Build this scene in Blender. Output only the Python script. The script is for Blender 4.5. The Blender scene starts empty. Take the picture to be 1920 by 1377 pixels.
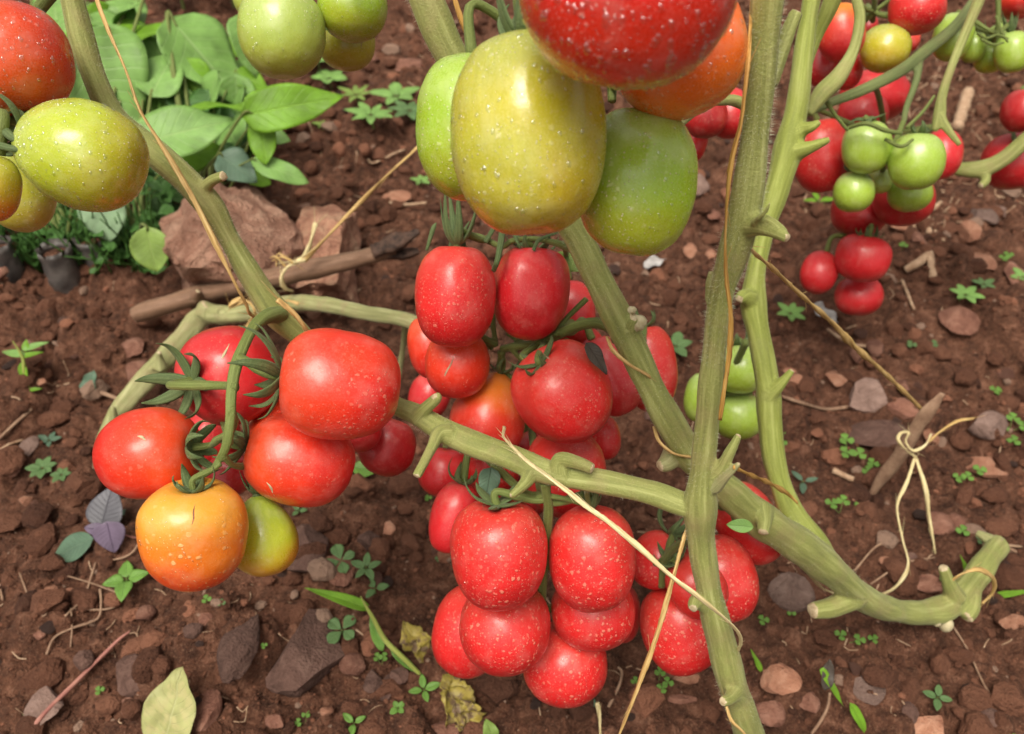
import bpy, math, random
import numpy as np
from mathutils import Vector, Matrix, noise as mnoise
from mathutils.bvhtree import BVHTree
random.seed(7)
rng = np.random.default_rng(7)
SC = bpy.context.scene
COL = SC.collection
R_ = math.radians

# ------------------------------------------------------------------ camera, sky, sun, exposure
CAM_H, PITCH, F = 0.55, R_(42), 1598.0          # camera height (m), downward pitch, focal length in photo pixels
cam_data = bpy.data.cameras.new("camera")
cam = bpy.data.objects.new("camera", cam_data)
COL.objects.link(cam)
cam.location = (0, 0, CAM_H)
cam.rotation_euler = (R_(90) - PITCH, 0, 0)
cam_data.sensor_width = 36
cam_data.lens = 36 * F / 1920
cam_data.clip_start = 0.01
cam_data.clip_end = 300
cam_data.dof.use_dof = True
cam_data.dof.focus_distance = 0.35
cam_data.dof.aperture_fstop = 15
SC.camera = cam

SUN_EL, SUN_AZ = R_(66), R_(205)               # azimuth clockwise from +Y: behind the camera, a little left
world = bpy.data.worlds.new("World")
SC.world = world
world.use_nodes = True
wn = world.node_tree
bg = wn.nodes["Background"]
sky = wn.nodes.new("ShaderNodeTexSky")
sky.sky_type = 'NISHITA'
sky.sun_disc = False
sky.sun_elevation = SUN_EL
sky.sun_rotation = SUN_AZ
sky.air_density = 1.0
sky.dust_density = 6.0
hs = wn.nodes.new("ShaderNodeHueSaturation")
hs.inputs['Saturation'].default_value = 0.06     # overcast: the cloud layer takes the blue out of the light
wn.links.new(sky.outputs[0], hs.inputs['Color'])
wb = wn.nodes.new("ShaderNodeMix"); wb.data_type = 'RGBA'; wb.blend_type = 'MULTIPLY'; wb.inputs[0].default_value = 1.0; wb.inputs[7].default_value = (1.0, 0.975, 0.90, 1)   # warm white balance of the camera
wn.links.new(hs.outputs[0], wb.inputs[6])
wn.links.new(wb.outputs[2], bg.inputs[0])
bg.inputs[1].default_value = 0.072
sun_data = bpy.data.lights.new("sun", 'SUN')
sun_data.energy = 1.5
sun_data.angle = R_(30)
sun_data.color = (1.0, 0.93, 0.80)
sun = bpy.data.objects.new("sun", sun_data)
COL.objects.link(sun)
sd = Vector((math.sin(SUN_AZ) * math.cos(SUN_EL), math.cos(SUN_AZ) * math.cos(SUN_EL), math.sin(SUN_EL)))
sun.location = sd * 5
sun.rotation_euler = sd.to_track_quat('Z', 'Y').to_euler()
vs = SC.view_settings
vs.view_transform = 'Standard'
vs.look = 'None'
vs.gamma = 1
vs.use_curve_mapping = False
vs.exposure = 0.98

# ------------------------------------------------------------------ space helpers
CAMP = np.array([0, 0, CAM_H])
RT = np.array([1.0, 0, 0])
FW = np.array([0, math.cos(PITCH), -math.sin(PITCH)])
UP = np.array([0, math.sin(PITCH), math.cos(PITCH)])
def at(px, py, d):
    return CAMP + d * (FW + (px - 960) / F * RT + (688.5 - py) / F * UP)
def nrm(v):
    v = np.asarray(v, float)
    return v / (np.linalg.norm(v) + 1e-12)

def hsh(ix, iy, s):
    ix = ix.astype(np.int64); iy = iy.astype(np.int64)
    n = (ix * 374761393 + iy * 668265263 + s * 974634777) & 0xffffffff
    n = ((n ^ (n >> 13)) * 1274126177) & 0xffffffff
    n = ((n ^ (n >> 15)) * 2246822519) & 0xffffffff
    return ((n ^ (n >> 16)) & 0xffff) / 65535.0
def vnoise(x, y, s):
    ix, iy = np.floor(x), np.floor(y)
    fx, fy = x - ix, y - iy
    fx = fx * fx * (3 - 2 * fx); fy = fy * fy * (3 - 2 * fy)
    a, b = hsh(ix, iy, s), hsh(ix + 1, iy, s)
    c, d = hsh(ix, iy + 1, s), hsh(ix + 1, iy + 1, s)
    return (a + (b - a) * fx) * (1 - fy) + (c + (d - c) * fx) * fy - 0.5
def lumps(x, y, cell, prob, s):
    wx = x + vnoise(x / cell * 2.2, y / cell * 2.2, s + 5) * cell * 0.45
    wy = y + vnoise(x / cell * 2.2, y / cell * 2.2, s + 6) * cell * 0.45
    gx, gy = np.floor(wx / cell), np.floor(wy / cell)
    out = np.zeros_like(x)
    for i in (-1, 0, 1):
        for j in (-1, 0, 1):
            cx, cy = gx + i, gy + j
            on = hsh(cx, cy, s + 1) < prob
            R = cell * (0.28 + 0.5 * hsh(cx, cy, s + 2))
            px = (cx + 0.2 + 0.6 * hsh(cx, cy, s + 3)) * cell
            py = (cy + 0.2 + 0.6 * hsh(cx, cy, s + 4)) * cell
            th = hsh(cx, cy, s + 7) * 3.14
            dx, dy = wx - px, wy - py
            u = (dx * np.cos(th) + dy * np.sin(th)); v = (-dx * np.sin(th) + dy * np.cos(th)) * 1.35
            q = 0.72 * np.hypot(u, v) + 0.28 * np.maximum(abs(u), abs(v)) * 1.2
            hgt = R * 0.62 * np.sqrt(np.clip(1 - (q / R) ** 2, 0, 1))
            out = np.maximum(out, np.where(on, hgt, 0))
    return out
def base_h(x, y):
    x = np.asarray(x, float); y = np.asarray(y, float)
    h = 0.030 * vnoise(x * 2.3, y * 2.3, 11) + 0.022 * vnoise(x * 5.5, y * 5.5, 12) + 0.012 * vnoise(x * 13, y * 13, 13)
    h = h + 0.02 * np.exp(-((x + 0.45) ** 2 + (y - 0.75) ** 2) / 0.05) - 0.015 * np.exp(-((x + 0.05) ** 2 + (y - 0.45) ** 2) / 0.02)
    return h
def soil_h(x, y):
    x = np.asarray(x, float); y = np.asarray(y, float)
    h = base_h(x, y)
    h = h + 0.7 * lumps(x, y, 0.085, 0.30, 20) + 0.85 * lumps(x, y, 0.034, 0.30, 40) + 0.9 * lumps(x, y, 0.0145, 0.45, 60)
    h = h + 0.009 * vnoise(x * 37, y * 37, 14) + 0.0065 * vnoise(x * 90, y * 90, 15) + 0.0035 * vnoise(x * 210, y * 210, 16)
    return h
_gx, _gy, _gs = -2.0, -0.1, 0.0025
_xx, _yy = np.meshgrid(_gx + _gs * np.arange(1601), _gy + _gs * np.arange(1001))
_ZB = base_h(_xx, _yy); _ZS = soil_h(_xx, _yy)
def _look(Z, x, y):
    fx = min(max((x - _gx) / _gs, 0), 1599.0); fy = min(max((y - _gy) / _gs, 0), 999.0)
    i, j = int(fx), int(fy); u, v = fx - i, fy - j
    return (Z[j, i] * (1 - u) + Z[j, i + 1] * u) * (1 - v) + (Z[j + 1, i] * (1 - u) + Z[j + 1, i + 1] * u) * v
def soil_z(x, y): return float(_look(_ZS, x, y))
def ground_at(px, py, raw=False):
    r = FW + (px - 960) / F * RT + (688.5 - py) / F * UP
    z = 0.0
    for _ in range(14):
        t = (z - CAM_H) / r[2]
        p = CAMP + t * r
        z = 0.5 * z + 0.5 * float(_look(_ZB if raw else _ZS, p[0], p[1]))
    return np.array([p[0], p[1], z]), t

PM = {}
def mk(name, V, Fc, mats, parent=None, smooth=True, mi=None, uv=None, tint=None, kind=None, label=None):
    V = np.asarray(V, float)
    if parent is not None and parent.name in PM:
        Mi = np.array(PM[parent.name].inverted())
        V = V @ Mi[:3, :3].T + Mi[:3, 3]
    me = bpy.data.meshes.new(name)
    Fa = Fc if isinstance(Fc, np.ndarray) else None
    if Fa is not None:
        k = Fa.shape[1]
        me.vertices.add(len(V)); me.vertices.foreach_set('co', V.astype(np.float32).ravel())
        me.loops.add(Fa.size); me.loops.foreach_set('vertex_index', Fa.astype(np.int32).ravel())
        me.polygons.add(len(Fa)); me.polygons.foreach_set('loop_start', np.arange(0, Fa.size, k, dtype=np.int32))
        me.update(calc_edges=True)
    else:
        me.from_pydata([tuple(v) for v in V], [], [tuple(int(i) for i in f) for f in Fc])
        me.update()
    if not isinstance(mats, (list, tuple)): mats = [mats]
    for m in mats: me.materials.append(m)
    me.polygons.foreach_set('use_smooth', np.full(len(me.polygons), smooth, dtype=bool))
    if mi is not None: me.polygons.foreach_set('material_index', np.asarray(mi, dtype=np.int32))
    if uv is not None:
        ul = me.uv_layers.new(name='UVMap')
        li = np.empty(len(me.loops), dtype=np.int32); me.loops.foreach_get('vertex_index', li)
        ul.data.foreach_set('uv', np.asarray(uv, dtype=np.float32)[li].ravel())
    if tint is not None:
        at_ = me.attributes.new('tint', 'FLOAT', 'POINT')
        at_.data.foreach_set('value', np.asarray(tint, dtype=np.float32))
    o = bpy.data.objects.new(name, me)
    COL.objects.link(o)
    if parent is not None:
        o.parent = parent
        if parent.name in PM: PM[o.name] = PM[parent.name]
    if kind: o['kind'] = kind
    if label: o['label'] = label
    return o
def tag(o, label, cat, group=None):
    o['label'] = label; o['category'] = cat
    if group: o['group'] = group
    return o
def empty(name, loc, label=None, cat=None, group=None):
    e = bpy.data.objects.new(name, None); COL.objects.link(e)
    e.empty_display_size = 0.01
    e.location = tuple(loc); PM[e.name] = Matrix.Translation(Vector(tuple(loc)))
    if label: tag(e, label, cat, group)
    return e

def spline(P, n=8):
    P = np.asarray(P, float)
    if len(P) < 3:
        t = np.linspace(0, 1, n + 1)[:, None]
        return P[0] * (1 - t) + P[-1] * t
    Q = np.vstack([2 * P[0] - P[1], P, 2 * P[-1] - P[-2]])
    out = []
    for i in range(1, len(Q) - 2):
        a, b, c, d = Q[i - 1], Q[i], Q[i + 1], Q[i + 2]
        for t in np.linspace(0, 1, n, endpoint=False):
            out.append(0.5 * ((2 * b) + (-a + c) * t + (2 * a - 5 * b + 4 * c - d) * t * t + (-a + 3 * b - 3 * c + d) * t ** 3))
    out.append(Q[-2])
    return np.array(out)
def tube(P, rad, seg=10, aspect=1.0, ref=None, ridge=0.0, nr=3, twist=0.0, jit=0.0, n=8, seed=0, cut_mat=False):
    """Swept tube. P control points, rad control radii -> verts, faces, material index, uv"""
    P = np.asarray(P, float)
    C = spline(np.hstack([P, np.asarray(rad, float)[:, None]]), n)
    X, r = C[:, :3], np.maximum(C[:, 3], 1e-5)
    T = np.gradient(X, axis=0); T /= np.linalg.norm(T, axis=1)[:, None] + 1e-12
    if ref is None: ref = np.array([0.13, -0.6, 0.8])
    N = np.zeros_like(X)
    v = np.asarray(ref, float)
    for i in range(len(X)):
        v = v - T[i] * v.dot(T[i]); v = v / (np.linalg.norm(v) + 1e-12); N[i] = v
    B = np.cross(T, N)
    lr = np.random.default_rng(seed)
    ph = lr.random() * 6.28
    V, UVs = [], []
    L = np.concatenate([[0], np.cumsum(np.linalg.norm(np.diff(X, axis=0), axis=1))])
    th = np.linspace(0, 2 * math.pi, seg, endpoint=False)
    for i in range(len(X)):
        rr = r[i] * (1 + ridge * np.cos(nr * th + ph + 6 * L[i]))
        if seg >= 20: rr = rr * (1 + .05 * math.sin(L[i] * 88 + ph) + .035 * math.sin(L[i] * 205 + ph * 2))
        if jit: rr = rr * (1 + jit * (lr.random(seg) - 0.5) + jit * math.sin(L[i] * 180 + ph) * 0.6)
        ca, sa = np.cos(th) * rr, np.sin(th) * rr * aspect
        c2, s2 = math.cos(twist * L[i]), math.sin(twist * L[i])
        n2 = N[i] * c2 + B[i] * s2; b2 = -N[i] * s2 + B[i] * c2
        V.append(X[i] + sa[:, None] * n2 + ca[:, None] * b2)
        UVs.append(np.stack([np.arange(seg) / seg, np.full(seg, L[i])], 1))
    V = np.vstack(V); UVs = np.vstack(UVs)
    Fc = []
    m = len(X)
    for i in range(m - 1):
        for j in range(seg):
            a, b = i * seg + j, i * seg + (j + 1) % seg
            Fc.append((a, b, b + seg, a + seg))
    mi = [0] * len(Fc)
    # ends: a slightly domed/hollow cap
    V = np.vstack([V, X[0] - T[0] * r[0] * 0.12, X[-1] + T[-1] * r[-1] * 0.12]); UVs = np.vstack([UVs, [[0, 0], [0, L[-1]]]])
    for j in range(seg):
        Fc.append((m * seg, (j + 1) % seg, j)); mi.append(0)
    for j in range(seg):
        Fc.append((m * seg + 1, (m - 1) * seg + j, (m - 1) * seg + (j + 1) % seg)); mi.append(1 if cut_mat else 0)
    return V, Fc, mi, UVs
def join(parts):
    V, Fc, mi, U, k = [], [], [], [], 0
    for v, f, m, u in parts:
        V.append(v); U.append(u); mi += list(m)
        Fc += [tuple(i + k for i in ff) for ff in f]; k += len(v)
    return np.vstack(V), Fc, mi, np.vstack(U)

# ------------------------------------------------------------------ materials
def new_mat(name):
    m = bpy.data.materials.new(name); m.use_nodes = True
    nt = m.node_tree; b = nt.nodes['Principled BSDF']
    return m, nt, b
def nd(nt, typ, ins=None, **kw):
    n = nt.nodes.new(typ)
    for k, v in kw.items(): setattr(n, k, v)
    for k, v in (ins or {}).items():
        if isinstance(v, bpy.types.NodeSocket): nt.links.new(v, n.inputs[k])
        else: n.inputs[k].default_value = v
    return n
def ramp(nt, fac, stops, interp='LINEAR'):
    r = nt.nodes.new('ShaderNodeValToRGB'); nt.links.new(fac, r.inputs[0])
    cr = r.color_ramp; cr.interpolation = interp
    while len(cr.elements) > 1: cr.elements.remove(cr.elements[-1])
    for i, (p, c) in enumerate(stops):
        e = cr.elements[0] if i == 0 else cr.elements.new(p)
        e.position = p; e.color = (*c, 1) if len(c) == 3 else c
    return r.outputs[0]
def mix(nt, fac, a, b, mode='MIX'):
    n = nt.nodes.new('ShaderNodeMix'); n.data_type = 'RGBA'; n.blend_type = mode
    for sock, v in ((n.inputs[0], fac), (n.inputs[6], a), (n.inputs[7], b)):
        if isinstance(v, bpy.types.NodeSocket): nt.links.new(v, sock)
        else: sock.default_value = v if isinstance(v, (int, float)) else ((*v, 1) if len(v) == 3 else v)
    return n.outputs[2]
def math_(nt, op, a, b=None, c=None, clamp=False):
    n = nt.nodes.new('ShaderNodeMath'); n.operation = op; n.use_clamp = clamp
    for i, v in enumerate((a, b, c)):
        if v is None: continue
        if isinstance(v, bpy.types.NodeSocket): nt.links.new(v, n.inputs[i])
        else: n.inputs[i].default_value = v
    return n.outputs[0]
def bump(nt, b, h, dist, strength=1.0, prev=None):
    n = nd(nt, 'ShaderNodeBump', {'Height': h, 'Distance': dist, 'Strength': strength})
    if prev is not None: nt.links.new(prev, n.inputs['Normal'])
    nt.links.new(n.outputs[0], b.inputs['Normal'])
    return n.outputs[0]

def soil_mat(name='soil', attr=False):
    m, nt, b = new_mat(name)
    tc = nd(nt, 'ShaderNodeTexCoord'); co = tc.outputs['Object']
    n1 = nd(nt, 'ShaderNodeTexNoise', {'Vector': co, 'Scale': 7.0, 'Detail': 5.0, 'Roughness': 0.6}).outputs[0]
    n2 = nd(nt, 'ShaderNodeTexNoise', {'Vector': co, 'Scale': 70.0, 'Detail': 6.0, 'Roughness': 0.7}).outputs[0]
    n3 = nd(nt, 'ShaderNodeTexNoise', {'Vector': co, 'Scale': 600.0, 'Detail': 3.0, 'Roughness': 0.7}).outputs[0]
    c1 = ramp(nt, n1, [(0.32, (0.064, 0.026, 0.014)), (0.5, (0.138, 0.057, 0.032)), (0.68, (0.24, 0.108, 0.064))])
    c2 = ramp(nt, n2, [(0.34, (0.022, 0.009, 0.006)), (0.52, (0.145, 0.060, 0.035)), (0.70, (0.38, 0.185, 0.118))])
    c = mix(nt, 0.68, c1, c2)
    n4 = nd(nt, 'ShaderNodeTexNoise', {'Vector': co, 'Scale': 260.0, 'Detail': 4.0, 'Roughness': 0.7}).outputs[0]
    c = mix(nt, 0.5, c, ramp(nt, n4, [(0.35, (0.35, 0.33, 0.32)), (0.5, (1, 1, 1)), (0.66, (1.0, 1.0, 1.0))]), 'MULTIPLY')
    f3 = ramp(nt, n3, [(0.56, (0, 0, 0)), (0.68, (1, 1, 1))])
    c = mix(nt, math_(nt, 'MULTIPLY', f3, 0.5), c, (0.36, 0.20, 0.13))
    if attr:
        a = nd(nt, 'ShaderNodeAttribute', attribute_name='tint').outputs['Fac']
        tc_ = ramp(nt, a, [(0.0, (0.055, 0.022, 0.014)), (0.35, (0.13, 0.052, 0.030)), (0.7, (0.22, 0.093, 0.055)), (0.9, (0.38, 0.16, 0.095)), (1.0, (0.40, 0.26, 0.19))])
        c = mix(nt, 0.72, c, tc_)
    nt.links.new(c, b.inputs['Base Color'])
    b.inputs['Roughness'].default_value = 0.92
    b.inputs['Specular IOR Level'].default_value = 0.22
    h = math_(nt, 'ADD', n2, math_(nt, 'MULTIPLY', n3, 0.3))
    bump(nt, b, math_(nt, 'ADD', h, math_(nt, 'MULTIPLY', n4, 0.6)), 0.008, 1.0)
    return m
def stone_mat(name, dark, mid, light, scale=60, rough=0.85):
    m, nt, b = new_mat(name)
    tc = nd(nt, 'ShaderNodeTexCoord'); co = tc.outputs['Object']
    oi = nd(nt, 'ShaderNodeObjectInfo')
    va = nd(nt, 'ShaderNodeVectorMath', {0: co, 1: oi.outputs['Random']}, operation='ADD').outputs[0]
    n1 = nd(nt, 'ShaderNodeTexNoise', {'Vector': va, 'Scale': scale, 'Detail': 7.0, 'Roughness': 0.68, 'Distortion': 0.6}).outputs[0]
    n2 = nd(nt, 'ShaderNodeTexNoise', {'Vector': va, 'Scale': scale * 9, 'Detail': 5.0}).outputs[0]
    c = ramp(nt, n1, [(0.33, dark), (0.5, mid), (0.7, light)])
    c = mix(nt, math_(nt, 'MULTIPLY', ramp(nt, n2, [(0.5, (0, 0, 0)), (0.7, (1, 1, 1))]), 0.3), c, light)
    v = math_(nt, 'ADD', math_(nt, 'MULTIPLY', oi.outputs['Random'], 0.5), 0.72)
    c = mix(nt, 1.0, c, nd(nt, 'ShaderNodeCombineColor', {0: v, 1: v, 2: v}).outputs[0], 'MULTIPLY')
    nt.links.new(c, b.inputs['Base Color'])
    b.inputs['Roughness'].default_value = rough
    b.inputs['Specular IOR Level'].default_value = 0.3
    bump(nt, b, math_(nt, 'ADD', n1, math_(nt, 'MULTIPLY', n2, 0.35)), 0.006 if scale > 35 else 0.022, 1.0)
    return m
def tomato_mat(name, top, mid, bot, speck=0.3, sp_col=(0.78, 0.36, 0.24), fine=0.5, rough=0.37, sp_scale=330, streak=None, dens=-0.12, pmin=0.08, blotch=0.0, blotch_col=(0.6, 0.1, 0.02)):
    m, nt, b = new_mat(name)
    tc = nd(nt, 'ShaderNodeTexCoord'); oi = nd(nt, 'ShaderNodeObjectInfo')
    off = nd(nt, 'ShaderNodeVectorMath', {0: oi.outputs['Random'], 1: (3.1, 7.7, 5.3)}, operation='MULTIPLY').outputs[0]
    co = nd(nt, 'ShaderNodeVectorMath', {0: tc.outputs['Object'], 1: off}, operation='ADD').outputs[0]
    z = nd(nt, 'ShaderNodeSeparateXYZ', {0: tc.outputs['Generated']}).outputs[2]
    nb = nd(nt, 'ShaderNodeTexNoise', {'Vector': co, 'Scale': 38.0, 'Detail': 2.0}).outputs[0]
    zz = math_(nt, 'ADD', z, math_(nt, 'MULTIPLY', math_(nt, 'SUBTRACT', nb, 0.5), 0.55))
    c = ramp(nt, zz, [(0.08, bot), (0.5, mid), (0.93, top)], 'EASE')
    if blotch:
        n5 = nd(nt, 'ShaderNodeTexNoise', {'Vector': co, 'Scale': 26.0, 'Detail': 1.0}).outputs[0]
        c = mix(nt, math_(nt, 'MULTIPLY', ramp(nt, n5, [(0.45, (0, 0, 0)), (0.65, (1, 1, 1))]), blotch), c, blotch_col)
    # lengthwise flesh veins, very faint
    nl = nd(nt, 'ShaderNodeTexNoise', {'Vector': nd(nt, 'ShaderNodeMapping', {'Vector': co, 'Scale': (1, 1, 0.12)}).outputs[0], 'Scale': 420.0, 'Detail': 3.0}).outputs[0]
    c = mix(nt, math_(nt, 'MULTIPLY', math_(nt, 'ABSOLUTE', math_(nt, 'SUBTRACT', nl, 0.5)), 0.55), c, tuple(min(1, x * 1.8 + 0.02) for x in mid))
    # pale flecks: two sizes of cells; spray residue, and painted drop glints on wet fruit
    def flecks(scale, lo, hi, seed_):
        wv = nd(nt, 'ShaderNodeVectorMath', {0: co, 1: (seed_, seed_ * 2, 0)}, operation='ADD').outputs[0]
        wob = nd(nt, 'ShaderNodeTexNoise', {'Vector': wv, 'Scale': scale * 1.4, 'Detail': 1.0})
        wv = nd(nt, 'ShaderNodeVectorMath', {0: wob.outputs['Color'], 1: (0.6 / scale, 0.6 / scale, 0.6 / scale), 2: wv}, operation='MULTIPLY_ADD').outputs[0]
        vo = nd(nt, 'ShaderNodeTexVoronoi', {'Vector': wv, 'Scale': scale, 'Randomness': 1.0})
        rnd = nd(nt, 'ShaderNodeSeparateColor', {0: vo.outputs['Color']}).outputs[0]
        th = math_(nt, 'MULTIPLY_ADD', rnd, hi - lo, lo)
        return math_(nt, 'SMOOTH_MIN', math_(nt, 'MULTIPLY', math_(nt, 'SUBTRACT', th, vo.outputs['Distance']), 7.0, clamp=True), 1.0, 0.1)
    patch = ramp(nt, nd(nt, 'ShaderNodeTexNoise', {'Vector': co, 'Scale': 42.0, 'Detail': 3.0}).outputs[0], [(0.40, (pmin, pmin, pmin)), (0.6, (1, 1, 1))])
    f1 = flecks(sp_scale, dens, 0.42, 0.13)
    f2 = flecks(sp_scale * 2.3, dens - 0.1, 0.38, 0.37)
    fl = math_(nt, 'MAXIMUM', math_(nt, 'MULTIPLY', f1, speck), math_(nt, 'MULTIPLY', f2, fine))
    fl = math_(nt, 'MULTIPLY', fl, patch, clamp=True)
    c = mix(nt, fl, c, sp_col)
    # dusty bloom
    nd_ = nd(nt, 'ShaderNodeTexNoise', {'Vector': co, 'Scale': 1400.0, 'Detail': 2.0}).outputs[0]
    c = mix(nt, math_(nt, 'MULTIPLY', ramp(nt, nd_, [(0.45, (0, 0, 0)), (0.8, (1, 1, 1))]), 0.07), c, tuple(min(1, x * 0.6 + 0.3) for x in sp_col))
    nt.links.new(c, b.inputs['Base Color'])
    rp = nd(nt, 'ShaderNodeTexNoise', {'Vector': co, 'Scale': 90.0, 'Detail': 4.0, 'Roughness': 0.6}).outputs[0]
    nt.links.new(math_(nt, 'ADD', math_(nt, 'MULTIPLY_ADD', nd_, 0.22, rough - 0.22), math_(nt, 'MULTIPLY', rp, 0.26)), b.inputs['Roughness'])
    c2_ = mix(nt, math_(nt, 'MULTIPLY', ramp(nt, rp, [(0.5, (0, 0, 0)), (0.75, (1, 1, 1))]), 0.16), c, tuple(min(1, x * 0.7 + 0.18) for x in sp_col))
    nt.links.new(c2_, b.inputs['Base Color'])
    b.inputs['Subsurface Weight'].default_value = 0.08
    b.inputs['Subsurface Radius'].default_value = (1.0, 0.35, 0.15)
    b.inputs['Subsurface Scale'].default_value = 0.004
    b.inputs['Specular IOR Level'].default_value = 0.5
    b.inputs['Coat Weight'].default_value = 0.25
    b.inputs['Coat Roughness'].default_value = 0.2
    h = math_(nt, 'ADD', fl, math_(nt, 'MULTIPLY', nd_, 0.12))
    pr = bump(nt, b, nd(nt, 'ShaderNodeTexNoise', {'Vector': co, 'Scale': 120.0, 'Detail': 2.0}).outputs[0], 0.0009, 0.5)
    bump(nt, b, h, 0.0004, 0.9, pr)
    return m
def stem_mat(name, base, light, brown, amt=0.35, scale=60):
    m, nt, b = new_mat(name)
    tc = nd(nt, 'ShaderNodeTexCoord'); co = tc.outputs['Object']; uv = tc.outputs['UV']
    n1 = nd(nt, 'ShaderNodeTexNoise', {'Vector': co, 'Scale': scale, 'Detail': 5.0, 'Roughness': 0.65}).outputs[0]
    n2 = nd(nt, 'ShaderNodeTexNoise', {'Vector': co, 'Scale': 1100.0, 'Detail': 3.0, 'Roughness': 0.7}).outputs[0]
    mp = nd(nt, 'ShaderNodeMapping', {'Vector': uv, 'Scale': (16, 24, 1)}).outputs[0]
    st = nd(nt, 'ShaderNodeTexNoise', {'Vector': mp, 'Scale': 1.0, 'Detail': 4.0, 'Roughness': 0.6}).outputs[0]
    c = ramp(nt, st, [(0.3, tuple(x * 0.7 for x in base)), (0.5, base), (0.72, light)])
    c = mix(nt, math_(nt, 'MULTIPLY', ramp(nt, n1, [(0.48, (0, 0, 0)), (0.72, (1, 1, 1))]), amt), c, brown)
    c = mix(nt, math_(nt, 'MULTIPLY', ramp(nt, n2, [(0.5, (0, 0, 0)), (0.75, (1, 1, 1))]), 0.4), c, light)
    nt.links.new(c, b.inputs['Base Color'])
    b.inputs['Roughness'].default_value = 0.62
    b.inputs['Specular IOR Level'].default_value = 0.3
    b.inputs['Sheen Weight'].default_value = 0.12
    b.inputs['Sheen Roughness'].default_value = 0.4
    b.inputs['Sheen Tint'].default_value = (0.9, 0.95, 0.7, 1)
    pr = bump(nt, b, st, 0.0005, 0.6)
    bump(nt, b, math_(nt, 'ADD', n2, n1), 0.0006, 0.7, pr)
    return m
def leaf_mat(name, base, vein, back=None, rough=0.45, blotch=None, nveins=9, trans=0.25):
    m, nt, b = new_mat(name)
    tc = nd(nt, 'ShaderNodeTexCoord')
    s = nd(nt, 'ShaderNodeSeparateXYZ', {0: tc.outputs['UV']})
    u = math_(nt, 'ABSOLUTE', s.outputs[0]); v = s.outputs[1]
    n1 = nd(nt, 'ShaderNodeTexNoise', {'Vector': tc.outputs['Object'], 'Scale': 60.0, 'Detail': 4.0}).outputs[0]
    ph = math_(nt, 'MULTIPLY', math_(nt, 'SUBTRACT', v, math_(nt, 'MULTIPLY', u, 0.22)), float(nveins))
    ph = math_(nt, 'ADD', ph, math_(nt, 'MULTIPLY', n1, 0.5))
    fr = math_(nt, 'ABSOLUTE', math_(nt, 'SUBTRACT', math_(nt, 'FRACT', ph), 0.5))
    sv = ramp(nt, fr, [(0.0, (1, 1, 1)), (0.09, (0, 0, 0))])
    mv = ramp(nt, u, [(0.0, (1, 1, 1)), (0.07, (0, 0, 0))])
    ve = math_(nt, 'MAXIMUM', math_(nt, 'MULTIPLY', sv, 0.5), mv)
    c = ramp(nt, n1, [(0.3, tuple(x * 0.72 for x in base)), (0.55, base), (0.8, tuple(min(1, x * 1.25) for x in base))])
    if blotch:
        n2 = nd(nt, 'ShaderNodeTexNoise', {'Vector': tc.outputs['Object'], 'Scale': 140.0, 'Detail': 5.0}).outputs[0]
        c = mix(nt, ramp(nt, n2, [(0.48, (0, 0, 0)), (0.6, (1, 1, 1))]), c, blotch)
    c = mix(nt, math_(nt, 'MULTIPLY', ve, 0.75), c, vein)
    nt.links.new(c, b.inputs['Base Color'])
    b.inputs['Roughness'].default_value = rough
    b.inputs['Specular IOR Level'].default_value = 0.35
    pr = bump(nt, b, math_(nt, 'ADD', math_(nt, 'MULTIPLY', ve, -1.0), math_(nt, 'MULTIPLY', n1, 0.8)), 0.0008, 0.7)
    if trans:
        tr = nd(nt, 'ShaderNodeBsdfTranslucent', {'Color': c, 'Normal': pr})
        ms = nd(nt, 'ShaderNodeMixShader', {0: trans, 1: b.outputs[0], 2: tr.outputs[0]})
        nt.links.new(ms.outputs[0], nt.nodes['Material Output'].inputs[0])
    return m
def plain_mat(name, c0, c1, scale=200, rough=0.7, b_=0.0006, sheen=0.0):
    m, nt, b = new_mat(name)
    tc = nd(nt, 'ShaderNodeTexCoord')
    n1 = nd(nt, 'ShaderNodeTexNoise', {'Vector': tc.outputs['Object'], 'Scale': scale, 'Detail': 5.0, 'Roughness': 0.65}).outputs[0]
    nt.links.new(ramp(nt, n1, [(0.32, c0), (0.68, c1)]), b.inputs['Base Color'])
    b.inputs['Roughness'].default_value = rough
    b.inputs['Specular IOR Level'].default_value = 0.3
    b.inputs['Sheen Weight'].default_value = sheen
    bump(nt, b, n1, b_, 0.8)
    return m
def fibre_mat(name, c0, c1, c2):
    m, nt, b = new_mat(name)
    tc = nd(nt, 'ShaderNodeTexCoord')
    mp = nd(nt, 'ShaderNodeMapping', {'Vector': tc.outputs['UV'], 'Scale': (9, 60, 1), 'Rotation': (0, 0, 0.0)}).outputs[0]
    n1 = nd(nt, 'ShaderNodeTexNoise', {'Vector': mp, 'Scale': 1.0, 'Detail': 4.0}).outputs[0]
    nt.links.new(ramp(nt, n1, [(0.3, c0), (0.5, c1), (0.7, c2)]), b.inputs['Base Color'])
    b.inputs['Roughness'].default_value = 0.6
    bump(nt, b, n1, 0.0006, 0.8)
    return m

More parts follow.
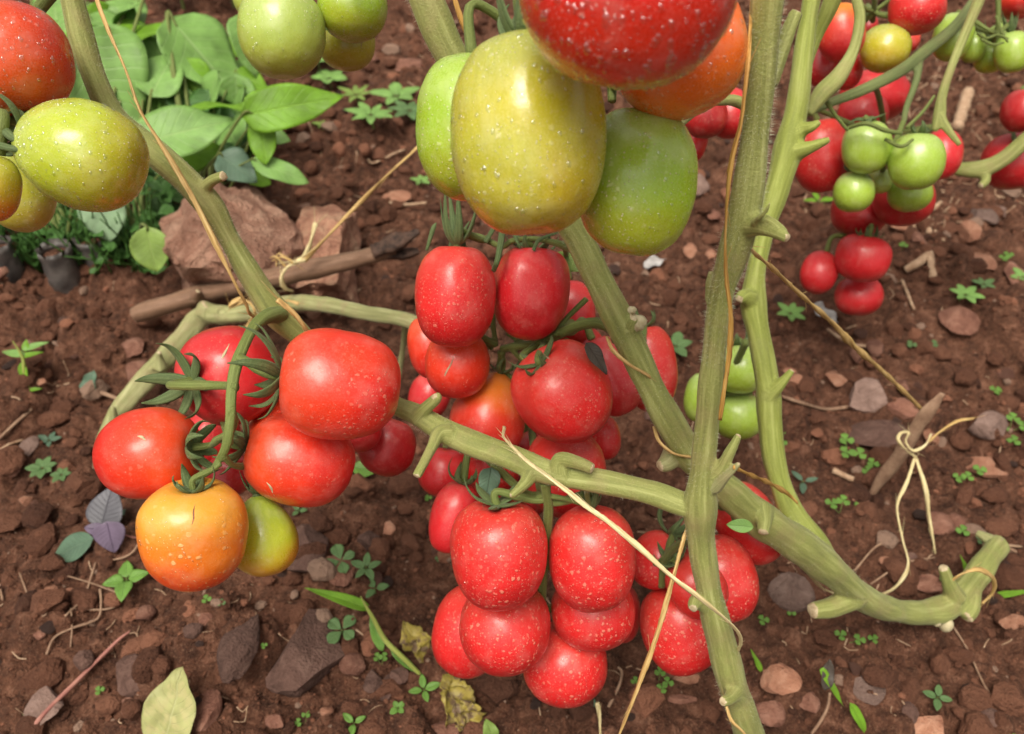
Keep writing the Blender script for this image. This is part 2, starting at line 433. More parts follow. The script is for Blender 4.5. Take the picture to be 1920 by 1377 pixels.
M = {}
M['soil'] = soil_mat()
M['crumb'] = soil_mat('soil_crumb', True)
M['st_red'] = stone_mat('reddish_stone', (0.15, 0.060, 0.040), (0.24, 0.105, 0.07), (0.36, 0.185, 0.13))
M['st_or'] = stone_mat('orange_stone', (0.25, 0.10, 0.06), (0.37, 0.17, 0.105), (0.50, 0.27, 0.18))
M['st_dk'] = stone_mat('dark_brown_stone', (0.070, 0.036, 0.027), (0.115, 0.060, 0.046), (0.19, 0.11, 0.085))
M['st_gr'] = stone_mat('grey_purple_stone', (0.14, 0.085, 0.068), (0.21, 0.13, 0.105), (0.31, 0.205, 0.17))
M['rock'] = stone_mat('pink_rock', (0.22, 0.095, 0.06), (0.40, 0.20, 0.135), (0.62, 0.38, 0.27), 34)
M['rock2'] = stone_mat('pale_rock', (0.24, 0.10, 0.065), (0.42, 0.20, 0.13), (0.60, 0.38, 0.25), 34)
rd = dict(top=(0.62, 0.034, 0.024), mid=(0.66, 0.016, 0.016), bot=(0.50, 0.006, 0.009))
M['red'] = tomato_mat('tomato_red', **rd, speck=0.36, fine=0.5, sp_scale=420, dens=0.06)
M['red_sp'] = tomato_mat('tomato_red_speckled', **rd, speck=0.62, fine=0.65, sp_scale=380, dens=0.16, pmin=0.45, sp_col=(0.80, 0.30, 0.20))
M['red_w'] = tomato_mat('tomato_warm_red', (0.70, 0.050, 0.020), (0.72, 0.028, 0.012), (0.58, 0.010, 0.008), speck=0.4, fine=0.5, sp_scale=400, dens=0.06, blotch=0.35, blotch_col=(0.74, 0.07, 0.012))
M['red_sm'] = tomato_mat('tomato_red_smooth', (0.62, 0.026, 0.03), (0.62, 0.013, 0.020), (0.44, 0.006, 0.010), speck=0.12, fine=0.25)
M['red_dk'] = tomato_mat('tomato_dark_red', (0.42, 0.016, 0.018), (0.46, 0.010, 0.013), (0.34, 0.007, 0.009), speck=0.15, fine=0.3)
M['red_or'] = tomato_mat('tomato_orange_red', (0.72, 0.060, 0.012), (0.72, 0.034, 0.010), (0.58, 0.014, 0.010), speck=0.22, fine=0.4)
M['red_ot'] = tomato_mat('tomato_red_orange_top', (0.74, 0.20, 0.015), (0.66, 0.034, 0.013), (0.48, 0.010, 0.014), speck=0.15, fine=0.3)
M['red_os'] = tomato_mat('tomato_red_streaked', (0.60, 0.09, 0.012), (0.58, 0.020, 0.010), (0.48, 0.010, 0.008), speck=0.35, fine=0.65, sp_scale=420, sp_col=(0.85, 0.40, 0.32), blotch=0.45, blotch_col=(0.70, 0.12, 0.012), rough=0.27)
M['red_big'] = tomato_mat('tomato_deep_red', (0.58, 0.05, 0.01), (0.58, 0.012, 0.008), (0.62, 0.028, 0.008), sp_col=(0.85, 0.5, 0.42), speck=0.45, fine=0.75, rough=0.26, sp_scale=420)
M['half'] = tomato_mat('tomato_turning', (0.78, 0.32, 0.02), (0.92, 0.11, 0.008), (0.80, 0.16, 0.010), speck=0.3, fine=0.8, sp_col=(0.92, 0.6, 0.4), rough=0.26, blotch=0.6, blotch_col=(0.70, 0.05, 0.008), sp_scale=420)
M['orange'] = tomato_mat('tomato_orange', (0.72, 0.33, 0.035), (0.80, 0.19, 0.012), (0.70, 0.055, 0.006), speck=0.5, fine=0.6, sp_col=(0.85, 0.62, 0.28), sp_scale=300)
gsp = (0.92, 0.88, 0.60)
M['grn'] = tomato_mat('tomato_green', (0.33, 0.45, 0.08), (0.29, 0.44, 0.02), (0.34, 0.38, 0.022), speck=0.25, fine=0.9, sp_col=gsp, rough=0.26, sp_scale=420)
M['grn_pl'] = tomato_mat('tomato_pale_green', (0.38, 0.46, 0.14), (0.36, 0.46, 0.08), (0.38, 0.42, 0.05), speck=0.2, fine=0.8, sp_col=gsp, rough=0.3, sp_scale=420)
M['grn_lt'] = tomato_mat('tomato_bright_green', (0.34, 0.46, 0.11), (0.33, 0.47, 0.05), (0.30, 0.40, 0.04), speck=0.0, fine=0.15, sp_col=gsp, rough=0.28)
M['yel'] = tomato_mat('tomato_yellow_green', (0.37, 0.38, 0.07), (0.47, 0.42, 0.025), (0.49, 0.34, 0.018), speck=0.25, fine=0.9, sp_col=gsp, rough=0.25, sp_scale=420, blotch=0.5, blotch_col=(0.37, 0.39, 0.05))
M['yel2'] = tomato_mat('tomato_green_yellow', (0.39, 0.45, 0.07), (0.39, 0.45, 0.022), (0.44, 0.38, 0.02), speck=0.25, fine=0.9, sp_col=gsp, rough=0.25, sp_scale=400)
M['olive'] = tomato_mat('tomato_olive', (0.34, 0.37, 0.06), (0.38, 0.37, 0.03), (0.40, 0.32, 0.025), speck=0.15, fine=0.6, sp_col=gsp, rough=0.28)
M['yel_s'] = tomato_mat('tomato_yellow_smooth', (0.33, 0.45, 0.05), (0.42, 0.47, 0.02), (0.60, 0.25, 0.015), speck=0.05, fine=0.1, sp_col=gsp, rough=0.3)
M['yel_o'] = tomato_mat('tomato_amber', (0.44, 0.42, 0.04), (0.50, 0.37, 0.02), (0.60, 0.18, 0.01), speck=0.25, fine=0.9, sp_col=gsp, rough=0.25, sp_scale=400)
M['stem'] = stem_mat('vine_stem', (0.25, 0.265, 0.075), (0.40, 0.41, 0.155), (0.31, 0.235, 0.11), 0.5)
M['stem_g'] = stem_mat('vine_stem_green', (0.255, 0.29, 0.055), (0.38, 0.41, 0.12), (0.24, 0.22, 0.09), 0.25)
M['stem_old'] = stem_mat('vine_stem_old', (0.29, 0.29, 0.12), (0.44, 0.42, 0.22), (0.30, 0.21, 0.12), 0.6)
M['stem_dk'] = stem_mat('vine_stem_dark', (0.13, 0.16, 0.055), (0.20, 0.23, 0.08), (0.17, 0.12, 0.06), 0.4)  # darker olive stem colour for the dark branch and stalks at the top right
M['truss'] = stem_mat('truss', (0.135, 0.17, 0.04), (0.23, 0.27, 0.085), (0.15, 0.13, 0.045), 0.2, 90)
M['sepal'] = stem_mat('sepal', (0.085, 0.125, 0.042), (0.17, 0.22, 0.09), (0.10, 0.11, 0.045), 0.25, 120)
M['cut'] = plain_mat('cut_end', (0.34, 0.24, 0.13), (0.62, 0.52, 0.34), 500)
M['callus'] = plain_mat('pale_callus', (0.40, 0.33, 0.18), (0.60, 0.52, 0.34), 260)
M['hair'] = plain_mat('stem_hair', (0.55, 0.56, 0.38), (0.7, 0.7, 0.52), 100)
M['twine'] = fibre_mat('twine', (0.36, 0.20, 0.06), (0.56, 0.36, 0.13), (0.72, 0.53, 0.24))
M['twine_p'] = fibre_mat('pale_twine', (0.48, 0.36, 0.16), (0.66, 0.54, 0.28), (0.80, 0.70, 0.44))
M['twine_d'] = fibre_mat('amber_twine', (0.30, 0.14, 0.03), (0.50, 0.27, 0.06), (0.62, 0.40, 0.13))
M['bark'] = stem_mat('stick_bark', (0.21, 0.115, 0.07), (0.33, 0.20, 0.135), (0.11, 0.05, 0.033), 0.5, 40)
M['char'] = plain_mat('charred_wood', (0.015, 0.009, 0.007), (0.13, 0.07, 0.048), 120, 0.7, 0.002)
M['root'] = plain_mat('dry_root', (0.20, 0.11, 0.07), (0.36, 0.23, 0.15), 150)
M['straw'] = plain_mat('dry_straw', (0.30, 0.17, 0.10), (0.52, 0.36, 0.24), 150)
M['redstalk'] = plain_mat('red_stalk', (0.28, 0.10, 0.085), (0.42, 0.20, 0.15), 90)
M['paper'] = plain_mat('grey_scrap', (0.30, 0.28, 0.27), (0.50, 0.47, 0.46), 90, 0.5)
M['bag'] = plain_mat('nursery_bag', (0.055, 0.048, 0.046), (0.13, 0.11, 0.10), 60, 0.4)
M['lf_bg'] = leaf_mat('leaf_blue_green', (0.24, 0.43, 0.11), (0.36, 0.53, 0.20))
M['lf_yg'] = leaf_mat('leaf_yellow_green', (0.23, 0.45, 0.035), (0.32, 0.54, 0.09), trans=0.4)
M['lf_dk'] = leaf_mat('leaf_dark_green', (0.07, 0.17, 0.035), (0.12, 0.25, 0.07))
M['lf_gr'] = leaf_mat('leaf_grey_green', (0.12, 0.20, 0.13), (0.20, 0.29, 0.20))
M['lf_pl'] = leaf_mat('leaf_pale_green', (0.33, 0.48, 0.28), (0.42, 0.55, 0.36))
M['lf_pu'] = leaf_mat('leaf_purple_grey', (0.15, 0.145, 0.165), (0.09, 0.085, 0.10))
M['lf_pu2'] = leaf_mat('leaf_purple', (0.19, 0.14, 0.21), (0.10, 0.07, 0.12))
M['lf_sd'] = leaf_mat('leaf_seedling', (0.17, 0.33, 0.06), (0.25, 0.42, 0.13), nveins=5)
M['lf_sd2'] = leaf_mat('leaf_seedling_dull', (0.135, 0.235, 0.085), (0.2, 0.31, 0.14), nveins=5)
M['lf_yd'] = leaf_mat('leaf_yellowed', (0.42, 0.42, 0.17), (0.52, 0.52, 0.26), blotch=(0.48, 0.44, 0.20), trans=0.15)
M['lf_wt'] = leaf_mat('leaf_withered', (0.36, 0.28, 0.06), (0.42, 0.34, 0.12), blotch=(0.17, 0.11, 0.065), trans=0.1)
M['lf_oy'] = leaf_mat('leaf_oval_lime', (0.25, 0.37, 0.08), (0.33, 0.44, 0.14))
M['lf_dead'] = leaf_mat('leaf_dead_grey', (0.09, 0.07, 0.055), (0.14, 0.11, 0.09))
dm, dnt, db = new_mat('water_drop')
tr_ = nd(dnt, 'ShaderNodeBsdfTransparent', {'Color': (0.93, 0.95, 0.95, 1)})
gl_ = nd(dnt, 'ShaderNodeBsdfGlossy', {'Color': (1, 1, 1, 1), 'Roughness': 0.08})
fr_ = nd(dnt, 'ShaderNodeFresnel', {'IOR': 1.45})
ms_ = nd(dnt, 'ShaderNodeMixShader', {0: math_(dnt, 'MULTIPLY', math_(dnt, 'MULTIPLY_ADD', fr_.outputs[0], 2.2, 0.07, clamp=True), math_(dnt, 'SUBTRACT', 1.0, nd(dnt, 'ShaderNodeNewGeometry').outputs['Backfacing'])), 1: tr_.outputs[0], 2: gl_.outputs[0]})
dnt.links.new(ms_.outputs[0], dnt.nodes['Material Output'].inputs[0])
M['drop'] = dm

# ------------------------------------------------------------------ ground
def build_ground():
    nx, ny = 660, 560
    y0, y1 = 0.08, 2.1
    yy = y0 * (1 + np.linspace(0, 1, ny) * ((y1 / y0) ** (1 / 1.9) - 1)) ** 1.9
    far = np.array([2.3, 2.7, 3.4, 4.6, 7, 12, 25, 60, 120]); back = np.array([-60, -12, -3, -1, -0.4, -0.12, 0.0, 0.04])
    yy = np.concatenate([back, yy, far])
    u = np.linspace(-1, 1, nx)
    side = np.array([1.08, 1.25, 1.6, 2.4, 5, 14, 40, 120])
    u = np.concatenate([-side[::-1], u, side])
    hw = 0.40 + 0.66 * np.clip(yy, 0, 2.2)
    X = u[None, :] * hw[:, None]; Y = np.repeat(yy[:, None], len(u), 1)
    Z = soil_h(X, Y)
    V = np.stack([X.ravel(), Y.ravel(), Z.ravel()], 1)
    n, m = len(yy), len(u)
    i = np.arange((n - 1) * m).reshape(n - 1, m)[:, :-1].ravel()
    Fq = np.stack([i, i + 1, i + m + 1, i + m], 1)
    g = mk('ground', V, Fq, M['soil'], kind='structure')
    g['label'] = 'bare reddish brown garden soil full of clods'
build_ground()

def ico(sub):
    import bmesh
    bm = bmesh.new(); bmesh.ops.create_icosphere(bm, subdivisions=sub, radius=1.0)
    V = np.array([v.co[:] for v in bm.verts]); Fc = np.array([[v.index for v in f.verts] for f in bm.faces]); bm.free()
    return V, Fc
ICO = {1: ico(1), 2: ico(2), 3: ico(3), 4: ico(4), 5: ico(5)}
def rockify(sub, planes=7, lo=0.55, hi=0.9, nz=0.06, rg=rng):
    V, Fc = ICO[sub]; V = V.copy()
    for _ in range(planes):
        n = nrm(rg.normal(size=3)); h = lo + (hi - lo) * rg.random()
        d = V @ n; k = d > h
        V[k] -= np.outer(d[k] - h, n)
    if nz:
        o = rg.random(3) * 50
        for i, p in enumerate(V):
            V[i] = p * (1 + nz * mnoise.noise(Vector(p * 2.3 + o)) + nz * 0.5 * mnoise.noise(Vector(p * 6 + o)))
    return V, Fc
def scatter_crumbs():
    var1 = [rockify(1, 4, 0.6, 0.9, 0.2) for _ in range(10)]
    var2 = [rockify(2, 6, 0.5, 0.85, 0.12) for _ in range(10)]
    N = 42000
    y = 0.16 * (1 + rng.random(N) * ((1.75 / 0.16) ** (1 / 1.5) - 1)) ** 1.5
    x = (rng.random(N) * 2 - 1) * (0.36 + 0.62 * y)
    r = 0.0009 * (1 - rng.random(N)) ** (-0.62)
    # clumpy: crumbs gather in patches
    keep = vnoise(x * 9, y * 9, 91) + 0.25 * rng.random(N) > -0.14
    x, y, r = x[keep], y[keep], r[keep]
    r = np.minimum(r * (0.7 + 0.55 * y), 0.0125)
    z = soil_h(x, y)
    for nm, sel, var in (('soil_crumbs', r < 0.0040, var1), ('soil_clods', r >= 0.0040, var2)):
        xs, ys, zs, rs = x[sel], y[sel], z[sel], r[sel]
        n = len(xs); kk = rng.integers(0, len(var), n)
        Vs, Fs, Ts, off = [], [], [], 0
        for k in range(len(var)):
            q = np.where(kk == k)[0]
            if not len(q): continue
            V, Fc = var[k]
            a = rng.random(len(q)) * 6.28
            sc = rs[q][:, None] * np.stack([rng.uniform(0.8, 1.35, len(q)), rng.uniform(0.7, 1.1, len(q)), rng.uniform(0.5, 0.9, len(q))], 1)
            W = V[None] * sc[:, None, :]
            c, s = np.cos(a)[:, None], np.sin(a)[:, None]
            Wx = W[..., 0] * c - W[..., 1] * s; Wy = W[..., 0] * s + W[..., 1] * c
            W = np.stack([Wx + xs[q][:, None], Wy + ys[q][:, None], W[..., 2] + (zs[q] + 0.25 * rs[q])[:, None]], -1)
            Vs.append(W.reshape(-1, 3))
            Fs.append((Fc[None] + (np.arange(len(q)) * len(V))[:, None, None] + off).reshape(-1, 3))
            t = np.clip(0.45 + 0.24 * rng.normal(size=len(q)), 0, 0.9); t[rng.random(len(q)) < 0.03] = 1.0
            Ts.append(np.repeat(t, len(V)))
            off += len(q) * len(V)
        o = mk(nm, np.vstack(Vs), np.vstack(Fs), M['crumb'], smooth=False, tint=np.concatenate(Ts), kind='stuff')
        o['label'] = 'crumbs of soil and grit strewn over the ground' if nm == 'soil_crumbs' else 'small loose soil clods lying over the ground'
scatter_crumbs()

def stone(cx, cy, w, h, mat, label, thick=0.6, rot=0, seed=0, sub=3, group='stones lying on the soil', cat='stone', name='stone', nz=0.06, planes=8, sink=0.3):
    rg = np.random.default_rng(seed + int(cx) * 7 + int(cy))
    g, d = ground_at(cx, cy + h * 0.25, True)
    sx = w * d / F / 2; el = math.sin(PITCH + math.atan((cy - 688.5) / F))
    t = thick * min(w, h) * d / F / 2
    sy = math.sqrt(max((h * d / F / 2) ** 2 - (t * math.cos(PITCH)) ** 2, (0.35 * h * d / F) ** 2 * 0.5)) / el
    V, Fc = rockify(sub, planes, 0.5, 0.85, nz, rg)
    V = V / np.abs(V).max(0) * np.array([sx, sy, t])
    a = R_(rot); c, s = math.cos(a), math.sin(a)
    V = V @ np.array([[c, s, 0], [-s, c, 0], [0, 0, 1]])
    zb = soil_z(g[0], g[1])
    o = mk(name, V, Fc, M[mat])
    o.location = (g[0], g[1], max(zb, g[2] + 0.004) + t * (1 - 2 * sink) * 0.5)
    o.data.set_sharp_from_angle(angle=R_(32))
    tag(o, label, cat, group)
    return o
ST = [
 # cx, cy, w, h, mat, label, thick
 (465,1215,72,135,'st_dk','tall dark brown slab standing between the yellow leaf and the big buried clod',0.5),
 (575,1195,150,175,'st_dk','big dark clod half buried under the long green grass blade',0.5),
 (272,1262,96,84,'st_dk','brown angular stone just above the yellow fallen leaf',0.6),
 (253,1325,46,46,'st_red','small reddish stone touching the yellow leaf on its left',0.7),
 (398,1335,58,78,'st_red','reddish stone beside the yellow fallen leaf on its right',0.6),
 (90,1308,70,78,'st_gr','flat purple grey slab beside the lower end of the red stalk',0.3),
 (663,1242,52,46,'st_red','smooth reddish stone below the grass blade',0.7),
 (700,1275,36,50,'st_dk','small dark stone right of the smooth reddish stone',0.6),
 (724,1285,36,52,'st_dk','narrow dark stone under the stem of the grass blade',0.6),
 (750,1265,36,34,'st_dk','small brown stone next to the withered leaf with green edges',0.6),
 (578,1018,84,112,'st_dk','brown stone right behind the green tomato with an orange base',0.6),
 (637,1075,64,60,'st_red','flat brown stone under the two sorrel seedlings',0.4),
 (695,1012,50,44,'st_dk','dark clod in the shade left of the bottom red cluster',0.8),
 (729,992,28,32,'st_or','small orange pebble in the dark shade left of the bottom red cluster',0.7),
 (401,1188,30,44,'st_red','small pointed reddish stone left of the tall dark slab',0.7),
 (386,1222,42,34,'st_dk','dark crumbly clod left of the tall dark slab',0.8),
 (162,1232,40,46,'st_dk','round dark clod above the red stalk',0.8),
 (276,1150,40,40,'st_red','reddish stone under the four leaved seedling',0.6),
 (85,1202,24,18,'st_red','small red pebble at the left among thin roots',0.7),
 (98,1107,26,14,'st_or','orange chip lying left of the tangled roots',0.5),
 (136,1114,28,24,'st_or','orange brown pebble inside the loop of roots',0.7),
 (57,950,26,22,'st_or','light orange pebble at the left edge below the low weed',0.6),
 (615,1335,26,24,'st_or','round orange pebble near the lower edge',0.8),
 (820,1368,100,40,'st_red','large reddish stone cut by the lower edge below the red cluster',0.5),
 (1285,1270,56,26,'st_or','flat pinkish stone under the lowest right red tomato',0.6),
 (1455,1275,84,66,'st_or','orange brown angular stone right of the front vine stem',0.5),
 (1440,1328,60,58,'st_red','reddish slab leaning against the lower front vine stem',0.5),
 (1278,1312,56,20,'st_red','flat red chip below the pinkish stone',0.5),
 (1612,1302,64,64,'st_gr','flat grey brown slab beside the withering grass shoot',0.25),
 (1510,1318,42,46,'st_red','reddish stone left of the withering grass shoot',0.6),
 (1738,1352,82,66,'st_or','pale orange stone at the lower right with a seedling beside it',0.6),
 (1688,1345,40,46,'st_dk','dark stone left of the pale orange stone',0.6),
 (1888,1178,56,34,'st_or','orange stone at the right edge below the cut stem base',0.6),
 (1852,1345,50,40,'st_dk','dark clod near the lower right corner',0.7),
 (1755,980,52,50,'st_red','reddish clod right of the hanging twine ends',0.6),
 (1790,982,36,40,'st_red','small red stone between the twine end and the cut stem base',0.6),
 (1480,1095,88,84,'st_gr','brown grey clod behind the creeping vine stem',0.6),
 (1735,1090,64,40,'st_red','red brown clod above the creeping vine stem',0.6),
 (1845,875,78,52,'st_or','flat orange brick fragment right of the twine peg',0.4),
 (1838,806,78,56,'st_gr','round grey brown stone behind the twine peg',0.8),
 (1682,778,60,40,'st_red','reddish clod just below the diagonal twine',0.7),
 (1622,740,88,72,'st_gr','large rough clod right of the rear vine stem',0.8),
 (1563,706,50,38,'st_or','orange brown chip leaning on the large rough clod',0.6),
 (1695,728,26,44,'st_red','small upright reddish stone by the diagonal twine',0.7),
 (1640,808,130,60,'st_dk','long low dark clod below the large rough clod',0.6),
 (1742,820,30,30,'st_or','small orange stone at the foot of the twine peg',0.7),
 (1795,596,72,56,'st_red','flat triangular reddish stone below a pale seedling',0.4),
 (1830,488,60,42,'st_or','curved pale orange tile fragment at the right',0.5),
 (1815,432,42,42,'st_or','small square orange brick fragment at the right',0.7),
 (1842,402,44,40,'st_gr','grey stone behind the square brick fragment',0.6),
 (1900,510,44,56,'st_red','reddish stone at the right edge',0.5),
 (1870,395,40,30,'st_gr','dark grey clod at the right edge',0.7),
 (1712,475,30,30,'st_red','brown stone beside the dry twig cross',0.7),
 (1680,432,34,22,'st_or','orange stone below the right hand red pair',0.6),
 (1480,705,30,26,'st_or','small orange pebble near the stub of the rear vine stem',0.7),
 (1480,740,36,30,'st_or','orange pebble just right of the rear vine stem',0.7),
 (1605,662,30,36,'st_red','reddish stone beneath the lowest tomatoes of the right bunch',0.6),
 (1640,655,40,36,'st_red','small clod right of the lowest tomatoes of the right bunch',0.7),
 (1533,385,34,26,'st_red','reddish stone left of the green bunch',0.6),
 (1330,412,34,26,'st_red','reddish stone between the green tomato and the front vine stem',0.6),
 (1293,470,28,28,'st_or','orange pebble below the big green tomato',0.7),
 (1330,480,26,22,'st_or','small orange pebble left of the front vine stem',0.7),
 (1700,1045,34,26,'st_dk','dark pebble inside the hanging loop of twine',0.7),
 (1655,1058,26,18,'st_or','orange pebble left of the hanging twine loop',0.7),
 (1680,580,26,22,'st_or','orange pebble right of the bottom tomato of the right bunch',0.7),
 (575,395,36,30,'rock','small pinkish stone between the two big rocks',0.9),
 (15,560,36,50,'st_red','reddish stone at the left edge under the nursery plants',0.6),
 (130,610,60,26,'st_dk','low ridge of dark soil at the left',0.6),
 (250,655,60,40,'st_red','reddish clod left of the old vine stem',0.6),
 (265,695,70,46,'st_red','broad reddish clod touching the old vine stem',0.6),
 (75,700,30,22,'st_or','pinkish stone by the grassy seedling',0.6),
 (90,740,24,16,'st_or','small pale orange pebble below the grassy seedling',0.7),
 (55,835,36,44,'st_gr','grey brown chip above the low weed',0.3),
 (28,885,30,22,'st_red','small reddish clod at the left edge by the low weed',0.7),
 (770,118,60,34,'st_red','red clod in the soil between the hanging green tomatoes and the vine stem',0.6),
 (700,105,40,26,'st_red','pinkish clod just right of the hanging green tomatoes',0.6),
 (745,370,56,22,'st_or','pinkish flat clod left of the big green tomatoes',0.5),
 (1310,345,56,46,'st_gr','grey clod behind the front vine stem and the far red tomatoes',0.6),
 (1240,790,70,56,'st_dk','dark clod between the two leaning vine stems',0.6),
 (1215,770,40,28,'st_red','reddish chip beside the dark clod between the leaning stems',0.6),
 (520,1350,40,30,'st_red','red brown stone near the middle of the lower edge',0.6),
 (1610,935,36,26,'st_red','pinkish stone near the clover sprigs under the twine peg',0.6),
 (1430,665,26,20,'st_red','reddish pebble under the bright green tomatoes behind the stem',0.6),
]
for q in ST: stone(*q[:7])
for s in ((450,470,275,270,'rock','large pink brown rock behind the bent vine stem',1.0,1),
          (612,490,200,240,'rock2','paler pink rock behind the tied stick, right of the large rock',0.9,2)):
    stone(s[0], s[1], s[2], s[3], s[4], s[5], s[6], 8, s[7], 5, 'big rocks behind the stick', 'rock', 'rock', 0.22, 11, 0.15)
# small pebbles: each is described by its colour and the landmark it lies by
MARK = [(700,150,'the weeds beside the big green tomatoes'),(560,330,'the long leaves of the leafy plant'),(650,330,'the taut yellow twine'),(740,400,'the charred stick end'),(60,600,'the nursery bags'),(200,620,'the left end of the stick'),
 (50,690,'the grassy seedling'),(165,720,'the dried leaf piece'),(90,880,'the low left weeds'),(190,990,'the purple leaved weed'),(245,1090,'the four leaved seedling'),(160,1140,'the tangled roots'),(160,1280,'the red stalk'),(320,1320,'the yellow fallen leaf'),
 (400,1130,'the orange tomato'),(465,1215,'the tall dark slab'),(575,1190,'the big buried clod'),(700,1150,'the grass blade'),(640,1190,'the heart leaved seedling'),(850,1320,'the crumpled yellow leaf'),(660,960,'the shade of the left cluster'),(760,1010,'the narrow red tomato'),
 (1060,1330,'the lowest speckled tomato'),(1235,1290,'the bright trefoil cluster'),(1180,1330,'the hanging amber twine'),(1460,1290,'the foot of the front stem'),(1590,1310,'the withering grass shoot'),(1750,1330,'the pale orange corner stone'),(1850,1250,'the long thin root'),(1560,1180,'the broad cut stub'),
 (1700,1220,'the pale calluses of the creeping stem'),(1870,1100,'the cut stem base'),(1690,1000,'the hanging twine ends'),(1640,900,'the foot of the peg'),(1560,860,'the open soil trefoils'),(1500,760,'the rear side stem'),(1620,740,'the large rough clod'),(1700,700,'the diagonal twine'),
 (1850,730,'the right edge trefoils'),(1830,870,'the brick fragment'),(1800,580,'the triangular stone'),(1740,470,'the dry twig cross'),(1830,450,'the tile fragment'),(1800,220,'the piece of cane'),(1850,380,'the curved right stem'),(1548,590,'the grey scrap'),(1480,600,'the pale seedling by the rear stem'),
 (1320,450,'the big green tomato'),(1270,620,'the oval red tomato'),(1250,780,'the gap between the leaning stems'),(1200,940,'the front fork'),(1460,430,'the rear stem'),(730,60,'the top green cluster'),(380,30,'the grey weeds at the top'),(1350,330,'the far red tomatoes'),(1600,1000,'the creeping stem'),(1680,140,'the dark branch'),(1560,400,'the green bunch')]
used_labels = set()
def pebble_label(px, py, colr, spx):
    order = sorted(MARK, key=lambda q: (q[0] - px) ** 2 + (q[1] - py) ** 2)
    size = 'tiny' if spx < 11 else 'small' if spx < 15 else 'larger'
    for m_ in order[:4]:
        dx, dy = px - m_[0], py - m_[1]
        w_ = ('right of' if dx > 0 else 'left of') if abs(dx) > abs(dy) else ('below' if dy > 0 else 'above')
        far = 'just ' if math.hypot(dx, dy) < 70 else ''
        for t_ in (f'{size} {colr} pebble {far}{w_} {m_[2]}', f'{size} angular {colr} pebble lying {far}{w_} {m_[2]}'):
            if t_ not in used_labels: used_labels.add(t_); return t_
    return t_
rg = np.random.default_rng(44)
base_pebbles = []
for k in range(6):
    V, Fc = rockify(2, 7, 0.5, 0.85, 0.06, rg); base_pebbles.append((V, Fc))
pm = []
for k, (V, Fc) in enumerate(base_pebbles):
    for mt in ('st_red', 'st_or', 'st_dk'):
        me = bpy.data.meshes.new('pebble'); me.from_pydata([tuple(v) for v in V], [], [tuple(int(i) for i in f) for f in Fc])
        me.materials.append(M[mt]); me.polygons.foreach_set('use_smooth', np.ones(len(me.polygons), dtype=bool)); me.set_sharp_from_angle(angle=R_(30)); pm.append(me)
pw = [3, 1, 5]
pi = 0
while pi < 110:
    px, py = rg.uniform(-30, 1950), rg.uniform(20, 1375)
    if px < 330 and 60 < py < 540: continue
    g, d = ground_at(px, py)
    s = rg.uniform(9, 19) * d / F * (0.75 if py < 500 else 1)
    k = rg.integers(0, 6); mt = rg.choice(3, p=np.array(pw) / 9)
    o = bpy.data.objects.new('pebble', pm[k * 3 + mt]); COL.objects.link(o)
    o.scale = (s * rg.uniform(0.8, 1.2), s * rg.uniform(0.7, 1), s * rg.uniform(0.45, 0.75))
    o.rotation_euler = (rg.uniform(-0.4, 0.4), rg.uniform(-0.4, 0.4), rg.uniform(0, 6.28))
    o.location = (g[0], g[1], g[2] + s * 0.12)
    tag(o, pebble_label(px, py, ('reddish', 'orange', 'dark brown')[mt], s * F / d), 'pebble', 'pebbles lying on the soil')
    pi += 1

